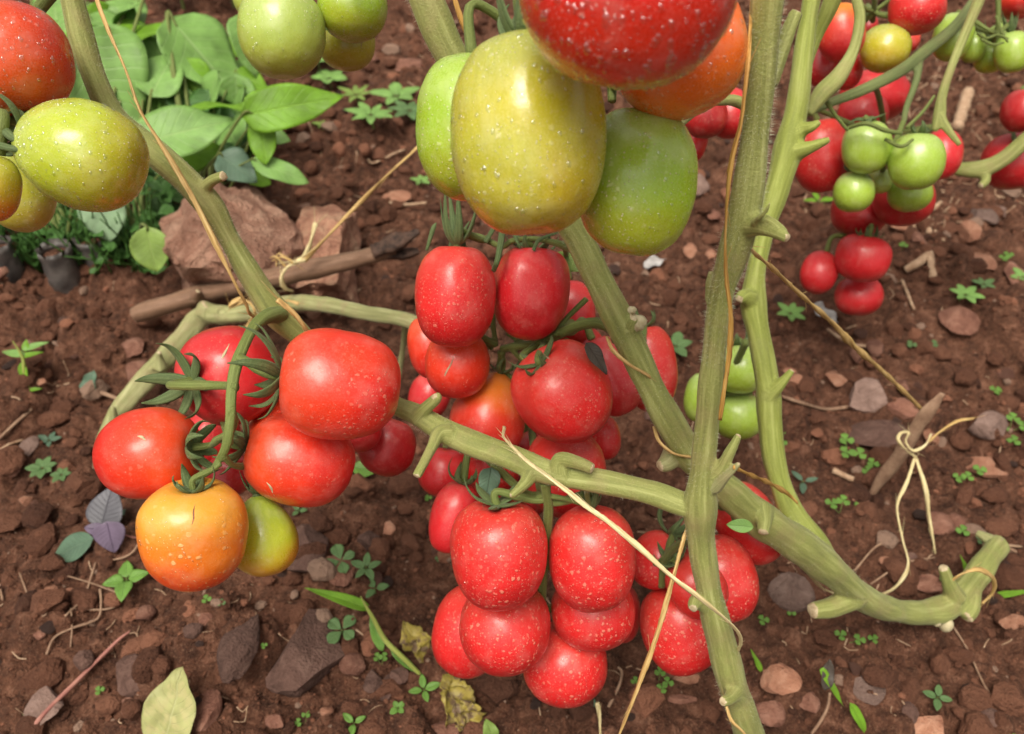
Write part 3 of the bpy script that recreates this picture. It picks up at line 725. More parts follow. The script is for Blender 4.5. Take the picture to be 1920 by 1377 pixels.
# ------------------------------------------------------------------ tomatoes
# id, cx, cy, w(across), h(along), stem direction deg in the photo, tilt of the stem to the camera, depth, material, shape, label
T = [
 ('A1',22,114,214,206,-80,-10,.345,'red_os','r','big wet red tomato with an orange streak, cut by the left edge'),
 ('A2',152,290,206,236,163,5,.335,'yel2','h','yellow green tomato with a curled calyx at its left end, under the wet red one'),
 ('A3',-18,352,104,128,80,0,.325,'yel_o','r','amber tomato barely showing at the left edge'),
 ('A4',40,362,118,146,95,0,.385,'olive','r','dull olive tomato hanging behind the yellow green one at the left edge'),
 ('B1',528,60,160,166,90,8,.47,'grn_pl','r','pale green tomato, the largest of the cluster cut by the top edge'),
 ('B2',661,14,130,122,90,0,.48,'grn','r','green tomato cut by the top edge, right of the largest pale green one'),
 ('B3',650,80,108,100,92,0,.52,'olive','r','dull green tomato with a withered thread, lowest behind its cluster at the top'),
 ('B4',476,-8,78,90,95,0,.52,'grn_pl','r','sliver of a pale green tomato left of the top cluster'),
 ('C1',991,256,292,368,93,0,.262,'yel','R','biggest yellow green tomato with an orange base in the top middle cluster'),
 ('C2',1194,342,224,274,84,4,.285,'grn','R','bright green speckled tomato at the right of the top middle cluster'),
 ('C3',880,240,202,266,88,0,.30,'grn','R','green tomato half hidden behind the biggest yellow green one'),
 ('C4',1176,-60,418,430,82,20,.212,'red_big','r','deep red tomato covered in water drops at the top edge'),
 ('C5',1268,88,256,262,110,-5,.27,'half','r','orange and red tomato behind the drop covered red one'),
 ('D1',638,720,212,226,172,8,.372,'red_w','b','largest red tomato of the left cluster, its calyx on the left'),
 ('D2',431,703,186,186,195,62,.42,'red_sm','r','red tomato behind the truss stalk with a pale scratch'),
 ('D3',280,850,174,190,8,12,.39,'red_or','r','orange red tomato at the far left of the left cluster with a white nick'),
 ('D4',560,862,172,206,165,10,.40,'red_or','r','orange red tomato right below the largest red one of the left cluster'),
 ('D4b',530,812,150,120,150,0,.44,'red_or','r','orange red tomato squeezed behind the truss of the left cluster'),
 ('D5',364,1003,200,202,86,14,.372,'orange','q','orange tomato with a short crack at the bottom of the left cluster'),
 ('D6',494,1003,134,156,98,6,.405,'yel_s','p','smooth yellow green tomato with an orange base beside the orange one'),
 ('D7',400,820,100,110,90,0,.47,'red_sm','r','pinkish red tomato glimpsed behind the calyxes of the left cluster'),
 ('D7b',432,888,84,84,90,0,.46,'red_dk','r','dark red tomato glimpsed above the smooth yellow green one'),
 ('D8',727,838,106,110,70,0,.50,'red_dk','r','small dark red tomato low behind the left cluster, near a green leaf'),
 ('D9',672,805,86,86,90,0,.48,'red_sm','r','red tomato showing between the orange red one and the small dark one'),
 ('E1',854,556,153,190,88,6,.42,'red','R','oval red tomato at the top left of the middle cluster'),
 ('E2',994,548,150,182,84,8,.437,'red_sm','l','red tomato with a notched top at the top right of the middle cluster'),
 ('E3',857,682,122,132,88,5,.45,'red_or','r','orange red tomato with a pale crack under the oval red one'),
 ('E4',806,650,84,120,100,0,.475,'red_or','r','orange red tomato behind the cracked one'),
 ('E5',918,776,152,162,75,8,.465,'red_ot','p','pear shaped red tomato with an orange shoulder in the middle cluster'),
 ('E6',1056,737,186,190,128,22,.425,'red','l','large round red tomato in the middle cluster under the grey dead leaf'),
 ('E7',1142,705,112,156,115,0,.475,'red_sm','r','dark pink red tomato between the large round one and the leaning stem'),
 ('E8',1072,585,88,122,95,0,.50,'red_sm','r','red tomato peeping out right of the notched one'),
 ('E8b',1085,652,96,84,90,0,.505,'red_sm','r','red tomato under the arched green stalk'),
 ('E9',1218,690,104,164,98,4,.49,'red','R','oval red tomato sticking out right behind the leaning vine stem'),
 ('E10',1060,885,150,170,90,0,.475,'red','r','red tomato below the large round one, crossed by the branch'),
 ('E11',1132,820,64,84,100,0,.53,'red','r','small red tomato right of the one crossed by the branch'),
 ('E12',832,886,96,92,85,0,.50,'red_sm','r','round pinkish red tomato just under the cut stub of the branch'),
 ('E13',900,880,90,100,85,0,.515,'red_or','r','red tomato right of the cut stub, mostly behind the branch'),
 ('E16',925,868,110,110,90,0,.50,'red','r','red tomato just above the middle of the branch'),
 ('E17',1010,850,90,90,80,0,.51,'red_sm','r','small red tomato wedged above the pale split stub'),
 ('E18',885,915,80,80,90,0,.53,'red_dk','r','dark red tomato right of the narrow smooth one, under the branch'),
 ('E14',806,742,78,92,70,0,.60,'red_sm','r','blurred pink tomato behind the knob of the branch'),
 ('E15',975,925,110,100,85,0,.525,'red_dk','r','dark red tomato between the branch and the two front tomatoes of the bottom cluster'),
 ('F1',936,1039,185,202,93,10,.40,'red_sp','b','speckled red tomato at the upper left front of the bottom cluster'),
 ('F2',1110,1046,165,198,92,8,.412,'red_sp','R','speckled red tomato crossed by twine at the upper right of the bottom cluster'),
 ('F3',947,1176,172,170,92,0,.435,'red_sp','r','speckled red tomato directly below the upper left one of the bottom cluster'),
 ('F4',880,1182,138,172,78,0,.46,'red','r','plainer red tomato at the lower left of the bottom cluster'),
 ('F5',1112,1146,156,140,90,0,.45,'red_sp','r','speckled red tomato below the twine crossed one of the bottom cluster'),
 ('F6',1060,1243,158,154,95,0,.455,'red_sp','r','lowest tomato of the bottom cluster, densely speckled'),
 ('F7',850,971,88,134,75,0,.445,'red_sm','R','narrow smooth red tomato at the left of the bottom cluster'),
 ('F8',1232,1050,100,112,60,0,.475,'red','r','red tomato under the dark curled calyx, right of the bottom cluster'),
 ('F9',1276,1178,150,164,105,0,.452,'red_sp','R','speckled red tomato low behind the front vine stem, crossed by a thin twine'),
 ('F10',1306,1100,106,124,130,0,.45,'red','r','red tomato between the dark calyx and the front vine stem'),
 ('F11',1352,1085,132,164,108,0,.475,'red_sp','R','speckled red tomato sticking out right of the front vine stem'),
 ('F12',1402,981,116,166,125,0,.51,'red','R','red tomato hanging behind the creeping vine stem, by a bluish leaf'),
 ('F13',1165,1150,72,112,90,0,.50,'red_dk','r','dark red tomato in the gap right of the bottom cluster'),
 ('G1',1386,692,96,94,90,0,.62,'grn_lt','r','upper bright green tomato behind the front vine stem'),
 ('G2',1316,745,66,96,80,0,.63,'grn_lt','r','bright green tomato showing left of the front vine stem'),
 ('G3',1383,780,98,90,90,0,.64,'grn_lt','r','lower bright green tomato between the two vine stems'),
 ('H1',1625,276,90,98,100,20,.62,'grn_lt','r','green tomato with a folded sepal, upper left of the right bunch'),
 ('H2',1718,303,100,106,85,10,.61,'grn_lt','r','largest bright green tomato of the right bunch'),
 ('H3',1601,360,74,76,90,0,.64,'grn_lt','r','small green tomato at the lower left of the right bunch'),
 ('H4',1706,364,80,66,90,0,.66,'grn_lt','r','green tomato under the largest one of the right bunch'),
 ('H5',1650,340,46,46,90,0,.66,'grn_pl','r','tiny dull green tomato in the middle of the right bunch'),
 ('I1',1542,293,112,136,100,5,.67,'red','R','big red tomato left of the green bunch, behind the rear stem knob'),
 ('I2',1765,290,74,94,80,0,.70,'red_sm','r','red tomato half behind the largest green one of the right bunch'),
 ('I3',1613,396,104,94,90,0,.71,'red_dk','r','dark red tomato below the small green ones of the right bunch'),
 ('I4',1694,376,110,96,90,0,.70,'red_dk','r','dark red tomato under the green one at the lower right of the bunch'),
 ('I5',1618,484,102,92,80,15,.72,'red_sm','l','upper tomato of the three lowest red ones at the right'),
 ('I6',1536,511,68,82,70,0,.74,'red_sm','r','left tomato of the three lowest red ones at the right'),
 ('I7',1610,555,86,76,90,0,.76,'red_sm','r','bottom tomato of the three lowest red ones at the right'),
 ('I8',1617,215,90,80,90,0,.74,'red_sm','r','shiny red tomato behind the stalks above the green bunch'),
 ('I9',1640,180,124,96,90,0,.80,'red_sm','r','red tomato behind the dark branch above the green bunch'),
 ('J1',1577,62,88,104,95,0,.62,'red_ot','R','red tomato with an orange shoulder behind the hooked stalk'),
 ('J2',1540,122,66,80,90,0,.66,'red_dk','r','dark red tomato left under the orange shouldered one'),
 ('J3',1586,128,60,80,90,0,.67,'red','r','red tomato right under the orange shouldered one'),
 ('J4',1659,92,90,86,80,5,.64,'yel','r','olive yellow tomato near the top right, among red ones'),
 ('J5',1720,16,102,94,95,0,.63,'red','r','round red tomato cut by the top edge near the dark branch'),
 ('J6',1626,50,40,44,90,0,.72,'red_dk','r','small dark red tomato behind the olive yellow one'),
 ('J7',1704,72,40,50,90,0,.74,'red_ot','r','small orange tomato peeping out under the round red one'),
 ('K1',1786,70,72,86,75,0,.66,'grn_lt','R','oval green tomato left of the thin stalk at the top right'),
 ('K2',1824,88,48,58,90,0,.68,'grn_lt','r','green tomato just right of the thin stalk at the top right'),
 ('K3',1856,108,58,58,90,10,.68,'grn','r','lowest green tomato of the top right bunch'),
 ('K4',1898,98,64,76,100,10,.66,'grn_lt','r','bright green tomato at the right end of the top right bunch'),
 ('K5',1876,66,46,42,90,0,.71,'grn_lt','r','small green tomato behind the dark stalks at the top right'),
 ('K6',1912,2,78,62,90,0,.66,'red_ot','r','orange red tomato cut by the top right corner'),
 ('L1',1918,208,76,78,90,0,.74,'red_dk','r','dark red tomato at the right edge above the curved stem'),
 ('L2',1902,302,114,104,95,0,.78,'red_sm','r','red tomato at the right edge behind the curved stem'),
 ('M1',1322,216,82,86,90,0,.60,'red_dk','r','dark red tomato glimpsed left of the front vine stem near the top'),
 ('M2',1366,212,82,94,90,0,.62,'red_sm','r','red tomato right against the front vine stem near the top'),
 ('M3',1302,266,48,74,80,0,.64,'red','r','small red tomato beside the bright green speckled one'),
]
SHAPE = dict(r=dict(e=.88, f=.92, dim=.10, tap=.0, lobe=.012), R=dict(e=.80, f=.86, dim=.07, tap=.03, lobe=.012), b=dict(e=.78, f=.84, dim=.13, tap=.06, lobe=.015),
             q=dict(e=.76, f=.82, dim=.17, tap=.10, lobe=.03), l=dict(e=.84, f=.90, dim=.20, tap=.05, lobe=.045), p=dict(e=.98, f=.98, dim=.02, tap=-.22, lobe=.012), h=dict(e=.84, f=.90, dim=.10, tap=-.05, lobe=.02))
TOM = {}
def semi(w, h, tilt, d):
    a = w * d / F / 2; hp = h * d / F / 2; s, c = math.sin(R_(tilt)), math.cos(R_(tilt))
    return a, min(1.0 * a, math.sqrt(max(hp * hp - (a * s) ** 2, (0.6 * a) ** 2)) / c) if abs(tilt) > 40 else math.sqrt(max(hp * hp - (a * s) ** 2, (0.6 * a) ** 2)) / c
def place_tomatoes():
    done = []
    for t in sorted(T, key=lambda q: q[7]):
        i, cx, cy, w, h, ang, tilt, d, mt, sh, lab = t
        ca, sa = math.cos(R_(ang)), math.sin(R_(ang))
        S = nrm((ca * RT + sa * UP) * math.cos(R_(tilt)) - FW * math.sin(R_(tilt)))
        for _ in range(60):
            c = at(cx, cy, d); a, b = semi(w, h, tilt, d); hit = False
            for (c2, a2, b2, S2) in done:
                D = c - c2; L = np.linalg.norm(D)
                if L > a + b + a2 + b2: continue
                n = D / L; k1, k2 = n.dot(S) ** 2, n.dot(S2) ** 2
                if L < 0.90 * (math.sqrt(a * a * (1 - k1) + b * b * k1) + math.sqrt(a2 * a2 * (1 - k2) + b2 * b2 * k2)): hit = True; break
            if not hit: break
            d += 0.0015
        done.append((c, a, b, S))
        g, gd = ground_at(cx, cy + h * 0.4)
        TOM[i] = dict(c=c, a=a, b=b, S=S, d=d, mat=mt, sh=sh, lab=lab, px=(cx, cy), w=w)
place_tomatoes()
def tomato_profile(st, tt, thv, seed):
    """local coordinates for profile angle tt and azimuth thv (arrays)"""
    p = SHAPE[st['sh']]; a, b = st['a'], st['b']
    s, c = np.sin(tt), np.cos(tt)
    r = np.abs(s) ** p['e']; z = np.sign(c) * np.abs(c) ** p['f']
    # flatten superellipse a little, taper toward/away from the stem
    r = r * (1 - p['tap'] * (-z)) / (1 + abs(p['tap']) * 0.45)
    if p['tap'] < 0: r = r * (1 - 0.16 * np.clip(z, 0, 1) ** 2)
    sh = 0.25 + 0.75 * np.clip((z + 0.6) / 1.6, 0, 1)
    lr = np.random.default_rng(seed); f1, f2 = lr.random(2) * 6.28
    r = r * (1 + p['lobe'] * sh * (np.cos(3 * thv + f1) + 0.6 * np.cos(5 * thv + f2)))
    z = z - p['dim'] * np.exp(-(r / 0.30) ** 2) * (c > 0) + 0.03 * np.exp(-(r / 0.16) ** 2) * (c < 0)
    if p['lobe'] > 0.03: z = z - 0.05 * np.exp(-(r / 0.6) ** 2) * (c > 0) * (1 + np.cos(2 * thv + f2))
    x, y = r * np.cos(thv) * a, r * np.sin(thv) * a
    return np.stack([x, y, z * b], -1), lr
def build_tomato(i):
    st = TOM[i]; big = st['w'] > 130
    m, n = (56, 72) if big else (32, 40)
    tt = np.linspace(0, math.pi, m); thv = np.linspace(0, 2 * math.pi, n, endpoint=False)
    Tt, Th = np.meshgrid(tt[1:-1], thv, indexing='ij')
    seed = abs(hash_id(i))
    V, lr = tomato_profile(st, Tt, Th, seed)
    V = V.reshape(-1, 3)
    tp, _ = tomato_profile(st, np.array([0.0]), np.array([0.0]), seed); bp, _ = tomato_profile(st, np.array([math.pi]), np.array([0.0]), seed)
    V = np.vstack([V, tp, bp])
    o3 = lr.random(3) * 40
    amp = 0.035 * st['a']
    sz = 1 / st['a']
    for k in range(len(V)):
        q = V[k] * sz
        V[k] = V[k] * (1 + 0.035 * mnoise.noise(Vector(q * 0.9 + o3)) + 0.014 * mnoise.noise(Vector(q * 2.6 + o3)))
    Fc = []
    for r in range(m - 3):
        for j in range(n):
            a_, b_ = r * n + j, r * n + (j + 1) % n
            Fc.append((a_, a_ + n, b_ + n, b_))
    k = (m - 2) * n
    for j in range(n):
        Fc.append((k, j, (j + 1) % n)); Fc.append((k + 1, (m - 3) * n + (j + 1) % n, (m - 3) * n + j))
    o = mk('tomato', V, Fc, M[st['mat']])
    z = st['S']; x = nrm(np.cross(z, -FW + 0.3 * RT)); y = np.cross(z, x)
    Mt = Matrix(((x[0], y[0], z[0], st['c'][0]), (x[1], y[1], z[1], st['c'][1]), (x[2], y[2], z[2], st['c'][2]), (0, 0, 0, 1)))
    o.matrix_world = Mt; PM[o.name] = Mt
    tag(o, st['lab'], 'tomato', 'tomatoes hanging on the vines')
    st['o'] = o
    st['stem'] = st['c'] + z * (V[k][2])
    st['bvh'] = BVHTree.FromPolygons([Mt @ Vector(v) for v in V], [tuple(f) for f in Fc])
    st['Mt'] = Mt
def hash_id(s):
    h = 7
    for ch in s: h = h * 31 + ord(ch)
    return h % 99991
for t in T: build_tomato(t[0])

def surf(i, px, py):
    r = at(px, py, 1.0) - CAMP
    h = TOM[i]['bvh'].ray_cast(Vector(CAMP), Vector(nrm(r)))
    return (np.array(h[0]), np.array(h[1])) if h[0] else (None, None)
# water drops: small lens-shaped caps on the skin
def drops(i, n, r0, r1, seed, upper=False):
    st = TOM[i]; lr = np.random.default_rng(seed); Vs, Fs = [], []; k = 0
    seg = 8
    while n > 0:
        n -= 1
        q = nrm(lr.normal(size=3))
        if q.dot(-nrm(at(*st['px'], 1) - CAMP)) < -0.3: continue
        P = Vector(st['c'] + q * 0.2)
        h = st['bvh'].ray_cast(P, Vector(-q))
        if not h[0]: continue
        N = np.array(h[1]); Pn = np.array(h[0])
        dn = nrm(np.array([0, 0, -1.0]) - N * (-N[2])); sx = np.cross(dn, N)
        r = r0 + (r1 - r0) * lr.random() ** 3.5
        el = 1 + 0.7 * lr.random() * (r > (r0 + r1) * .4)
        for ring, (rr, hh) in enumerate(((1.0, -0.08), (0.86, 0.22), (0.5, 0.42))):
            th = np.linspace(0, 6.283, seg, endpoint=False)
            wob = 1 + 0.12 * np.cos(2 * th + q[0] * 9)
            Vs.append(Pn + (np.cos(th) * rr * r * wob)[:, None] * sx + (np.sin(th) * rr * r * el * wob)[:, None] * dn + N * hh * r)
        Vs.append((Pn + N * 0.5 * r)[None])
        for g_ in range(2):
            for j in range(seg):
                a_, b_ = k + g_ * seg + j, k + g_ * seg + (j + 1) % seg
                Fs.append((a_, b_, b_ + seg, a_ + seg))
        for j in range(seg): Fs.append((k + 2 * seg + j, k + 2 * seg + (j + 1) % seg, k + 3 * seg))
        k += 3 * seg + 1
    mk('water_drops', np.vstack(Vs), Fs, M['drop'], st['o'], kind='stuff')
drops('C4', 2300, .00022, .0011, 1); drops('C5', 500, .0002, .0008, 2); drops('C1', 700, .0002, .0009, 3)
drops('C2', 600, .00018, .0006, 4); drops('C3', 260, .00018, .0006, 5); drops('A1', 700, .0002, .0009, 6)
drops('A2', 900, .0002, .0008, 7); drops('A3', 160, .0002, .0006, 8); drops('A4', 200, .0002, .0005, 9)
drops('B1', 260, .0003, .0008, 10); drops('B2', 160, .0003, .0007, 11)
drops('D5', 160, .0002, .0007, 12); drops('F2', 160, .0002, .0007, 13); drops('F1', 160, .0002, .0007, 14); drops('F6', 120, .0002, .0007, 15)
# scars and nicks that lie on the skin
def scar(i, pts, r, mat='straw', name='scar', label=None, asp=0.4):
    P, Ns = [], []
    for (x, y) in pts:
        p, n = surf(i, x, y)
        if p is None: return
        P.append(p + n * r * 0.05); Ns.append(n)
    rr = [r * (0.25 if k in (0, len(P) - 1) else 1) for k in range(len(P))]
    v, f, m_, u = tube(P, rr, 6, asp, Ns[0], n=4, jit=0.3)
    mk(name, v, f, M[mat], TOM[i]['o'], uv=u, label=label)
scar('D5', [(366, 946), (363, 958), (363, 972), (360, 984)], .00035, 'st_or', label='short brown crack')
scar('E3', [(853, 664), (846, 682), (836, 700), (830, 722)], .0005, 'straw', label='pale lengthwise crack')
scar('D2', [(430, 645), (420, 665), (406, 690)], .0008, 'callus', 'scratch', 'pale pink scratch', 0.2)
scar('D3', [(258, 818), (266, 820), (274, 826)], .0009, 'callus', 'nick', 'white nick')
scar('E6', [(1018, 662), (1028, 672), (1040, 682)], .0004, 'straw', label='pale crease')
scar('D4', [(500, 905), (508, 915), (514, 930)], .0008, 'callus', 'scab', 'grey rough scab')
scar('B3', [(679, 70), (678, 82), (676, 96)], .0004, 'root', 'withered_thread', 'brown withered thread')

# ------------------------------------------------------------------ calyxes
def calyx(i, n=5, L=1.0, w=0.0035, style='hug', skip=(), phase=0.0, dark=False, seed=0):
    """star of sepals round the stem end of tomato i; each sepal is a sub-part"""
    st = TOM[i]; lr = np.random.default_rng(seed + hash_id(i))
    A = st['S']; P = st['stem'] + A * 0.0006
    x = nrm(np.cross(A, FW)); y = np.cross(A, x)
    a, b = st['a'], st['b']; w *= .8
    v, f, m_, u = tube([P - A * .001, P + A * .0022], [w * 1.0, w * 0.6], 8)
    cal = mk('calyx', v, f, M['sepal'], st['o'], uv=u)
    for k in range(n):
        if k in skip: continue
        th = phase + 2 * math.pi * k / n + lr.uniform(-.2, .2)
        rd_ = math.cos(th) * x + math.sin(th) * y; sd_ = np.cross(A, rd_)
        Ls = L * a * lr.uniform(.85, 1.15); side = lr.uniform(-.25, .25); lift_ = lr.uniform(-.25, .35); curl_ = lr.uniform(-3, 3)
        pts = []
        for s in (0, .25, .5, .75, 1.0):
            rr = Ls * s
            if style == 'hug': hgt = 0.0035 * s + 0.10 * a * math.sin(s * 3.1) - (0.25 * a * s * s if s > .2 else 0) + 0.35 * a * max(0, s - .6)
            elif style == 'star': rr = Ls * (.95 * math.sin(s * 1.5)); hgt = .0012 + Ls * (.22 * s + .38 * s * s + lift_ * s)
            elif style == 'up': hgt = Ls * (0.45 * s + 0.9 * s * s); rr = Ls * (0.55 * s + 0.1 * math.sin(3 * s))
            elif style == 'curl': rr = Ls * (0.75 * math.sin(s * 2.0)); hgt = Ls * (0.12 * s + 0.75 * (1 - math.cos(s * 2.1)) * .6)
            else: rr = Ls * 0.8 * math.sin(s * 2.2); hgt = -Ls * 0.15 * s + Ls * 0.35 * s * s
            hgt += .22 * Ls * curl_ * max(0, s - .55) ** 1.2; pts.append(P + A * hgt + rd_ * rr + sd_ * side * Ls * s * s)
        ww = [w * .7, w * 1.0, w * .9, w * .55, w * .08]
        v, f, m_, u = tube(pts, ww, 8, 0.28, A + rd_ * 0.3, n=5, seed=k)
        mk('sepal', v, f, M['sepal'], cal, uv=u)
    return cal
calyx('A2', 6, .75, .0028, 'curl', phase=.4)
calyx('D1', 8, .85, .0036, 'star', phase=.2); calyx('D2', 7, .80, .0038, 'star', phase=.5)
calyx('D3', 7, .7, .0034, 'curl', phase=.9); calyx('D4', 7, .75, .0034, 'star', phase=.1)
calyx('D5', 6, .5, .0030, 'curl', phase=.3); calyx('D6', 5, .6, .0026, 'up', phase=.3)
calyx('E1', 6, .9, .0030, 'up', phase=.6); calyx('E2', 6, .7, .0028, 'star', phase=.1)
calyx('E5', 5, .5, .0022, 'curl'); calyx('E6', 6, .55, .0028, 'star', phase=.7)
calyx('F1', 6, .6, .0034, 'star', phase=.2); calyx('F2', 5, .55, .0028, 'up', phase=.5)
calyx('F8', 6, 1.1, .0028, 'curl', phase=.2); calyx('F10', 6, .9, .0028, 'curl', phase=.8)
calyx('C1', 5, .75, .0036, 'up', phase=.2); calyx('C2', 5, .5, .0026, 'up')
calyx('H1', 5, .8, .0035, 'hug'); calyx('H2', 5, .6, .003, 'curl'); calyx('K3', 5, .9, .003, 'up'); calyx('K4', 5, .8, .003, 'up')
calyx('F7', 5, .9, .003, 'curl'); calyx('G1', 5, .7, .003, 'curl'); calyx('E9', 5, .6, .003, 'curl'); calyx('H3', 5, .6, .003, 'curl'); calyx('I5', 5, .6, .003, 'curl')

# ------------------------------------------------------------------ vines
FUSE = None
RSC = 1.0                                            # girth of the vine being built
def res(q): return q['o'] if isinstance(q, dict) else q
def emit(name, P, R, mat, parent, seg, aspect=1.0, ridge=.03, seed=0, jit=.02, n=8, cut=False, label=None):
    if FUSE is not None:
        q = dict(name=name, P=P, R=R, mat=mat, parent=parent, label=label, cut=cut, n=n, tube=tube(P, R, seg, aspect, ridge=ridge, seed=seed, jit=jit, n=n)); FUSE.append(q); return q
    v, f, m_, u = tube(P, R, seg, aspect, ridge=ridge, seed=seed, jit=jit, n=n, cut_mat=cut)
    return mk(name, v, f, [M[mat], M['cut']] if cut else M[mat], res(parent), mi=m_, uv=u, label=label)
def fuse_begin():
    global FUSE
    FUSE = []
def fuse_end(voxel, smooth_it=8):
    """grow the collected tubes together with smooth joints, then cut the skin apart again into one mesh per part"""
    global FUSE
    parts, FUSE = FUSE, None
    V, Fc, mi, U = join([q['tube'] for q in parts])
    me = bpy.data.meshes.new('fused'); me.from_pydata([tuple(v) for v in V], [], [tuple(int(i) for i in f) for f in Fc]); me.update()
    ob = bpy.data.objects.new('fused', me); COL.objects.link(ob)
    r = ob.modifiers.new('r', 'REMESH'); r.mode = 'VOXEL'; r.voxel_size = voxel; r.adaptivity = 0
    s = ob.modifiers.new('s', 'SMOOTH'); s.factor = 0.5; s.iterations = smooth_it
    ev = ob.evaluated_get(bpy.context.evaluated_depsgraph_get()); em = ev.to_mesh()
    n = len(em.vertices); X = np.empty(n * 3, np.float32); em.vertices.foreach_get('co', X); X = X.reshape(-1, 3).astype(float)
    Nn = np.empty(n * 3, np.float32); em.vertex_normals.foreach_get('vector', Nn); Nn = Nn.reshape(-1, 3)
    nf = len(em.polygons); Q = np.empty(len(em.loops), np.int32); em.loops.foreach_get('vertex_index', Q); Q = Q.reshape(nf, -1)
    ev.to_mesh_clear(); bpy.data.objects.remove(ob); bpy.data.meshes.remove(me)
    best = np.full(n, 1e9); own = np.zeros(n, int); uvv = np.zeros((n, 2)); endd = np.zeros(n)
    for k, q in enumerate(parts):
        C = spline(np.hstack([np.asarray(q['P'], float), np.asarray(q['R'], float)[:, None]]), q['n'] * 2); c_, r_ = C[:, :3], np.maximum(C[:, 3], 1e-5)
        T = np.gradient(c_, axis=0); T /= np.linalg.norm(T, axis=1)[:, None] + 1e-12
        L = np.concatenate([[0], np.cumsum(np.linalg.norm(np.diff(c_, axis=0), axis=1))])
        v = np.array([.13, -.6, .8]); Nf = np.zeros_like(c_)
        for i in range(len(c_)):
            v = v - T[i] * v.dot(T[i]); v = v / (np.linalg.norm(v) + 1e-12); Nf[i] = v
        Bf = np.cross(T, Nf)
        lo, hi = c_.min(0) - r_.max() * 1.6, c_.max(0) + r_.max() * 1.6
        idx = np.where(((X > lo) & (X < hi)).all(1))[0]
        for ch in np.array_split(idx, max(1, len(idx) // 20000)):
            if not len(ch): continue
            D = np.linalg.norm(X[ch][:, None, :] - c_[None], axis=2); j = D.argmin(1); dd_ = D[np.arange(len(ch)), j]
            sc = np.abs(dd_ - r_[j]) / (r_[j] ** .5)
            w = sc < best[ch]; cw, jw = ch[w], j[w]
            best[cw] = sc[w]; own[cw] = k; rel = X[cw] - c_[jw]
            an = np.arctan2((rel * Nf[jw]).sum(1), (rel * Bf[jw]).sum(1)) / 6.28318 + .5
            uvv[cw] = np.stack([an, L[jw] + (rel * T[jw]).sum(1)], 1)
            endd[cw] = (jw >= len(c_) - 2) & ((Nn[cw] * T[jw]).sum(1) > .35)
    fo = own[Q]; fown = fo[:, 0].copy()
    maj = (fo[:, 1] == fo[:, 2]); fown[maj] = fo[maj, 1]
    for k, q in enumerate(parts):
        sel = Q[fown == k]
        if len(sel) < 4: q['o'] = res(q['parent']); continue
        ids, inv = np.unique(sel, return_inverse=True); fcs = inv.reshape(sel.shape)
        cutf = (endd[sel].mean(1) > .6).astype(int) if q['cut'] else None
        o = mk(q['name'], X[ids], fcs.astype(np.int32), [M[q['mat']], M['cut']] if q['cut'] else M[q['mat']], res(q['parent']), mi=cutf, uv=uvv[ids], label=q['label'])
        o.data.normals_split_custom_set_from_vertices([tuple(v) for v in Nn[ids]])
        q['o'] = o
def stem(parent, pts, name='stem', mat='stem', seg=20, ridge=.07, seed=0, cut=False, jit=0.02, aspect=1.0, n=9, label=None, knots=()):
    P = [at(x, y, d) for x, y, r, d in pts]; R = [r * RSC * d / F for x, y, r, d in pts]
    return emit(name, P, R, mat, parent, seg, aspect, ridge, seed, jit, n, cut, label)
def stub(parent, pts, mat='stem', seed=1, name='stub', label=None):
    return stem(parent, pts, name, mat, 12, .07, seed, True, .05, n=6, label=label)
def pedicel(parent, i, joint, r=3.2, sag=0.0, mat='truss', name='pedicel', knee=True):
    st = TOM[i]; A = st['stem'] + st['S'] * .0012; J = at(*joint[:2], joint[2])
    L = np.linalg.norm(J - A)
    p1 = A + st['S'] * L * (.30 if st['S'].dot(J - A) > 0 else .10); p2 = J + (A - J) * .22 + np.array([0, 0, -sag])
    rr = r * joint[2] / F
    return emit(name, [A, p1, p1 * .45 + p2 * .55, p2, J], [rr * 1.35, rr, rr * 1.25 if knee else rr, rr, rr * 1.3], mat, parent, 10, jit=.05, n=6)
def hairs(parent, pts, n, seed, ln=.0022, th=.000035, name='stem_hairs'):
    C = spline(np.array([list(at(x, y, d)) + [r * RSC * d / F] for x, y, r, d in pts]), 12)
    lr = np.random.default_rng(seed); Vs, Fs = [], []
    X, rad = C[:, :3], C[:, 3]
    for k in range(n):
        t = lr.random() * (len(X) - 1.01); i = int(t); fr = t - i
        p = X[i] * (1 - fr) + X[i + 1] * fr; r = rad[i] * (1 - fr) + rad[i + 1] * fr
        tg = nrm(X[i + 1] - X[i]); q = nrm(np.cross(tg, lr.normal(size=3)))
        b0 = p + q * r * .93; l_ = ln * lr.uniform(.4, 1.1); e = b0 + q * (l_ + r * .07) + lr.normal(size=3) * l_ * .25
        s = nrm(np.cross(q, lr.normal(size=3))) * th
        s2 = np.cross(q, s)
        Vs += [b0 + s, b0 - s * .5 + s2 * .86, b0 - s * .5 - s2 * .86, e]
        Fs += [(4 * k, 4 * k + 1, 4 * k + 3), (4 * k + 1, 4 * k + 2, 4 * k + 3), (4 * k + 2, 4 * k, 4 * k + 3)]
    mk(name, np.array(Vs), np.array(Fs), M['hair'], parent, kind='stuff', smooth=False)

